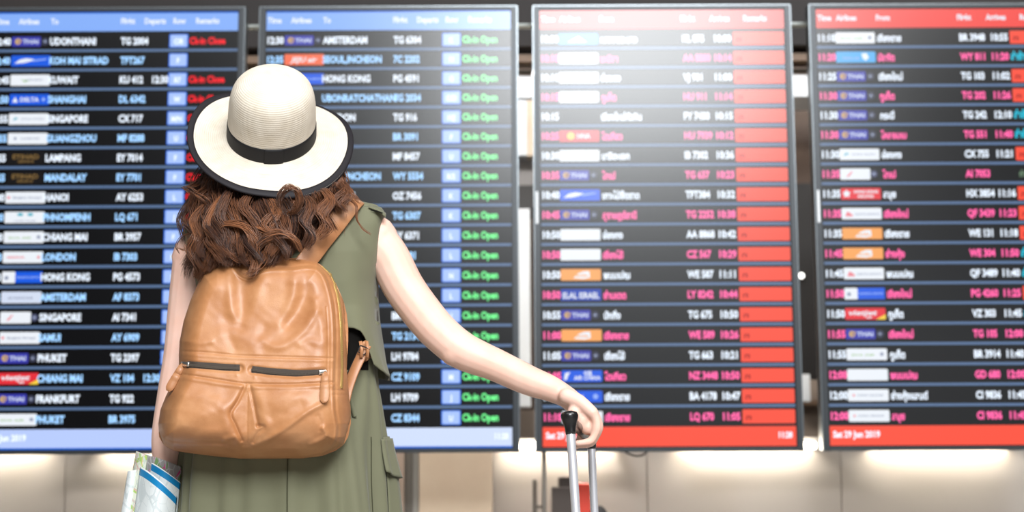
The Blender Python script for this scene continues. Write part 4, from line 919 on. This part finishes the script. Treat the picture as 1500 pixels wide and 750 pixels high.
fr = [P(u, v, 2.782) for u, v in ((528, 506), (536, 509), (541, 512), (533, 520), (524, 515), (528, 506))]
v, f = tube(np.array(fr), .0013, 8, cap=False); world_part('buckle', v, f, m_blk, ls)
# haul loop at the top
p = smoothpath(np.array([P(*a) for a in ((352, 384, 2.752), (356, 374, 2.748), (372, 368, 2.746), (396, 369, 2.746), (412, 375, 2.748), (416, 385, 2.752))]), 30)
v, f = ribbon(p, (0, 1, .2), .016, .004); world_part('haul_loop', v, f, m_lea2, bag)

# ------------------------------------------------------------------ folded map in her left hand
def paper(name, base, lines, sc, fine):
    m = mat(name, rgb(*base), .55, .4); nt = m.node_tree; b = nt.nodes['Principled BSDF']; tc = nt.nodes['Texture Coordinate']
    cur = None
    for i, (c, s_, wdt) in enumerate(lines):
        vo = nt.nodes.new('ShaderNodeTexVoronoi'); vo.feature = 'DISTANCE_TO_EDGE'; vo.inputs['Scale'].default_value = s_
        mp = nt.nodes.new('ShaderNodeMapping'); mp.inputs['Location'].default_value = (3.1*i, 1.7*i, 2.3*i); mp.inputs['Scale'].default_value = (1.6, .4, .7)
        nt.links.new(tc.outputs['Object'], mp.inputs['Vector']); nt.links.new(mp.outputs['Vector'], vo.inputs['Vector'])
        lt = nt.nodes.new('ShaderNodeMath'); lt.operation = 'LESS_THAN'; lt.inputs[1].default_value = wdt; nt.links.new(vo.outputs['Distance'], lt.inputs[0])
        mx = nt.nodes.new('ShaderNodeMix'); mx.data_type = 'RGBA'; nt.links.new(lt.outputs[0], mx.inputs['Factor']); mx.inputs['B'].default_value = rgb(*c)
        if cur is None: mx.inputs['A'].default_value = rgb(*base)
        else: nt.links.new(cur, mx.inputs['A'])
        cur = mx.outputs['Result']
    nt.links.new(cur, b.inputs['Base Color']); return m
m_map = paper('map_paper', (226, 232, 232), [((208, 216, 217), 18, .03), ((200, 209, 210), 48, .012)], 30, 1)
m_map2 = paper('map_green', (218, 222, 204), [((168, 196, 108), 22, .06), ((216, 178, 170), 34, .035), ((190, 200, 190), 70, .04)], 30, 1)
m_map3 = paper('map_grey', (150, 146, 146), [((206, 70, 130), 30, .03), ((118, 150, 96), 24, .04), ((176, 176, 176), 70, .05)], 30, 1)
m_bluep = mat('map_blue', rgb(20, 132, 190), .5, .4); m_edge = mat('map_white_edge', rgb(232, 238, 240), .5)
mp_ = thing('folded_map', 'folded paper map with blue borders held in her left hand', 'map', P(225, 750, 2.80))
def sheet(name, uL, uR, topL, topR, Yc, bulge, stripe, m, drop=235, lean=-14, nt_=30, nw=26):
    """a curled sheet: slanted top edge from (uL, topL) to (uR, topR), bulging to the camera; stripe = list of (from px, to px, material index)"""
    rows = [0, 2]+sorted({s for a in stripe for s in a[:2]})+list(np.linspace(22, drop, nt_)); rows = sorted(set(float(r) for r in rows))
    V, Fc, MI = [], [], []
    for r in rows:
        for t in np.linspace(0, 1, nw):
            u = uL+(uR-uL)*t+lean*(r/100)*(1-.3*t); v = topL+(topR-topL)*t**1.25+r
            V.append(P(u, v, Yc-bulge*math.sin(math.pi*(.06+.88*t))+.012*(r/200)))
    for i in range(len(rows)-1):
        mi = 0
        for a, b_, k in stripe:
            if a <= rows[i] < b_: mi = k
        for j in range(nw-1): Fc.append((i*nw+j, i*nw+j+1, (i+1)*nw+j+1, (i+1)*nw+j)); MI.append(mi)
    o = world_part(name, V, Fc, [m, m_bluep, m_edge], mp_, MI); sd = o.modifiers.new('t', 'SOLIDIFY'); sd.thickness = .0012; return o
sheet('front_sheet', 206, 259, 684, 728, 2.815, .050, [(0, 2, 2), (2, 12, 1)], m_map)
sheet('middle_sheet', 216, 264, 675, 707, 2.822, .040, [(0, 1.5, 2), (1.5, 11, 1)], m_map)
sheet('back_sheet', 206, 266, 664, 684, 2.830, .036, [], m_map3)
sheet('side_sheet', 200, 222, 661, 672, 2.826, .022, [], m_map2, lean=-18)
sheet('narrow_sheet', 188, 200, 690, 688, 2.816, .010, [], m_map, lean=-16)
sheet('inner_sheet', 192, 214, 694, 680, 2.824, .012, [], m_map2, lean=-17)

# ------------------------------------------------------------------ her suitcase: two poles and a black grip
m_alu = mat('aluminium_pole', rgb(226, 226, 232), .34, metal=.55); m_grip = mat('black_grip', rgb(26, 25, 26), .28, .5, coat=.2); m_case = mat('suitcase_shell', rgb(60, 66, 78), .35, bump=(300, .15, .0006)); m_wheel = mat('wheel', rgb(26, 26, 28), .6)
An = P(836, 634, 2.735); Af = P(844, 750, 2.715); Bn = P(866.5, 655, 2.985); Bf = P(871, 750, 2.985)
dA = (Af-An)/(An[2]-Af[2]); dB = (Bf-Bn)/(Bn[2]-Bf[2]); zc = .60
A0 = An+dA*(An[2]-zc); B0 = Bn+dB*(Bn[2]-zc); mid = (A0+B0)/2
case = thing('suitcase', 'wheeled suitcase whose twin steel handle poles rise under her right hand', 'suitcase', (mid[0], mid[1], 0))
for n_, (t0, t1, r_) in enumerate(((An, A0-np.array([0, 0, .02]), .0086), (Bn, B0-np.array([0, 0, .02]), .0082))):
    v, f = tube(np.linspace(t0, t1, 12), r_, 20); world_part('handle_pole', v, f, m_alu, case)
dA_ = (An-A0)/np.linalg.norm(An-A0); dB_ = (Bn-B0)/np.linalg.norm(Bn-B0)
prof = [(.0096, -.003), (.0102, .002), (.0110, .010), (.0142, .021), (.0168, .029), (.0170, .034), (.0146, .0390), (.008, .0414), (.001, .0418)]
v1 = lathe(prof, 24, An, dA_); v2 = lathe([(r_*.96, h_) for r_, h_ in prof], 24, Bn, dB_)
gp = smoothpath(np.array([An+dA_*.030, A*.85+B*.15, A*.5+B*.5, A*.15+B*.85, Bn+dB_*.030]), 24); v3 = tube(gp, .0105, 18)
V, Fc = join(v1, v2, v3); world_part('grip', V, Fc, m_grip, case)
x0_, x1_, y0_, y1_ = mid[0]-.125, mid[0]+.125, mid[1]-.215, mid[1]+.215
def shell(x0, x1, y0, y1, z0, z1, r):
    v, f = box(x0, x1, y0, y1, z0, z1); bm_ = bpy.data.meshes.new('s'); return v, f
v, f = box(x0_, x1_, y0_, y1_, .055, zc); b_ = world_part('shell', v, f, m_case, case, smooth=True); bv = b_.modifiers.new('b', 'BEVEL'); bv.width = .045; bv.segments = 5
for k in range(6):
    yy = y0_+.07+k*.058; v, f = rbox(-.120, .120, yy, yy+.022, .10, zc-.05, .03)
    V = np.array(v); V[:, 0] = np.where(V[:, 0] > 0, x1_+.002+0*V[:, 0], x0_-.002); V[:, 0] = np.array([q[0] for q in v])*1.045/1.0+mid[0]; world_part('shell_rib', V, f, m_case, case)
for sx in (-1, 1):
    for sy in (-1, 1):
        c = np.array([mid[0]+sx*.085, mid[1]+sy*.17, .028]); v, f = lathe([(.010, -.011), (.026, -.011), (.028, -.007), (.028, .007), (.026, .011), (.010, .011)], 20, c, (1, 0, 0)); wh = world_part('wheel', v, f, m_wheel, case)
        world_part('wheel_fork', *box(c[0]-.016, c[0]+.016, c[1]-.012, c[1]+.012, .034, .066), m_grip, wh, smooth=False)

# ------------------------------------------------------------------ things by the wall behind the handle
def floor_thing(name, label, cat, u, Y):
    b_ = P(u, 700, Y); return thing(name, label, cat, (b_[0], Y, 0))
def zat(v, Y): return float(P(800, v, Y)[2])
m_gc = mat('dark_grey_fabric', rgb(84, 76, 72), .8, .2, bump=(400, .3, .001)); m_rc = mat('red_shell', rgb(248, 84, 66), .4); m_bk = mat('black_fabric', rgb(34, 32, 32), .8)
Y = 5.20
g = floor_thing('grey_case', 'narrow dark grey upright case with stepped top, left of the red case', 'case', 828, Y); gx = g.location.x
xa, xb, xc = float(P(808, 720, Y)[0])-gx, float(P(846, 720, Y)[0])-gx, float(P(818, 720, Y)[0])-gx
link('case_body', mesh('case_body', *rbox(xa, xb, -.06, .06, .05, zat(713, Y), .006), m_gc), g)
link('case_top', mesh('case_top', *rbox(xc, xb-.002, -.05, .05, zat(714, Y), zat(699, Y), .004), m_gc), g)
for s in (-1, 1):
    v, f = lathe([(.006, -.01), (.025, -.01), (.025, .01), (.006, .01)], 16, (s*.03, 0, .025), (1, 0, 0)); link('wheel', mesh('wheel', v, f, m_wheel), g)
link('wheel_axle', mesh('wheel_axle', *box(-.03, .03, -.012, .012, .02, .052), m_wheel), g)
Y = 5.34
g = floor_thing('red_case', 'red upright case between the two handle poles, near the wall', 'case', 853, Y); gx = g.location.x
xa, xb = float(P(843, 720, Y)[0])-gx, float(P(864, 720, Y)[0])-gx
link('case_body', mesh('case_body', *rbox(xa, xb, -.05, .05, .05, zat(708, Y), .008), m_rc), g)
for s in (-1, 1):
    v, f = lathe([(.006, -.008), (.025, -.008), (.025, .008), (.006, .008)], 16, (s*.018, 0, .025), (1, 0, 0)); link('wheel', mesh('wheel', v, f, m_wheel), g)
link('wheel_axle', mesh('wheel_axle', *box(-.02, .02, -.012, .012, .02, .052), m_wheel), g)
Y = 5.08
g = floor_thing('black_bag', 'black round-topped bag just right of the handle poles, cut by the frame', 'bag', 876, Y)
rows = smoothpath([(.13, .0, 0), (.135, .10, 0), (.125, .40, 0), (.105, .58, 0), (.07, zat(745, Y)-.012, 0), (.03, zat(741, Y)-.002, 0), (.004, zat(741, Y), 0)], 30)
v, f = lathe([(r_*.42, h_) for r_, h_, _ in rows], 24); V = np.array(v); V[:, 1] *= 1.3; link('bag_body', mesh('bag_body', V, f, m_bk, smooth=True), g)
v, f = tube(smoothpath([(-.03, -.02, .60), (-.028, -.075, .55), (-.02, -.08, .35), (-.02, -.07, .15)], 20), .006, 8); link('bag_strap', mesh('bag_strap', v, f, m_bk, smooth=True), g)
# thin barrier post left of the display's pole
Y = 5.32
g = floor_thing('barrier_post', 'thin grey barrier post with a low bar beside the pole under the red display', 'post', 783, Y)
v, f = lathe([(.11, 0), (.11, .012), (.02, .03), (.0085, .04), (.0085, zat(704, Y)), (.006, zat(703, Y)+.002)], 20); link('post', mesh('post', v, f, m_greytrim, smooth=False), g)
x2 = float(P(797, 740, Y)[0])-float(P(783, 740, Y)[0]); link('bar', mesh('bar', *box(0, x2, -.006, .006, zat(745, Y), zat(740, Y)), m_greytrim), g)
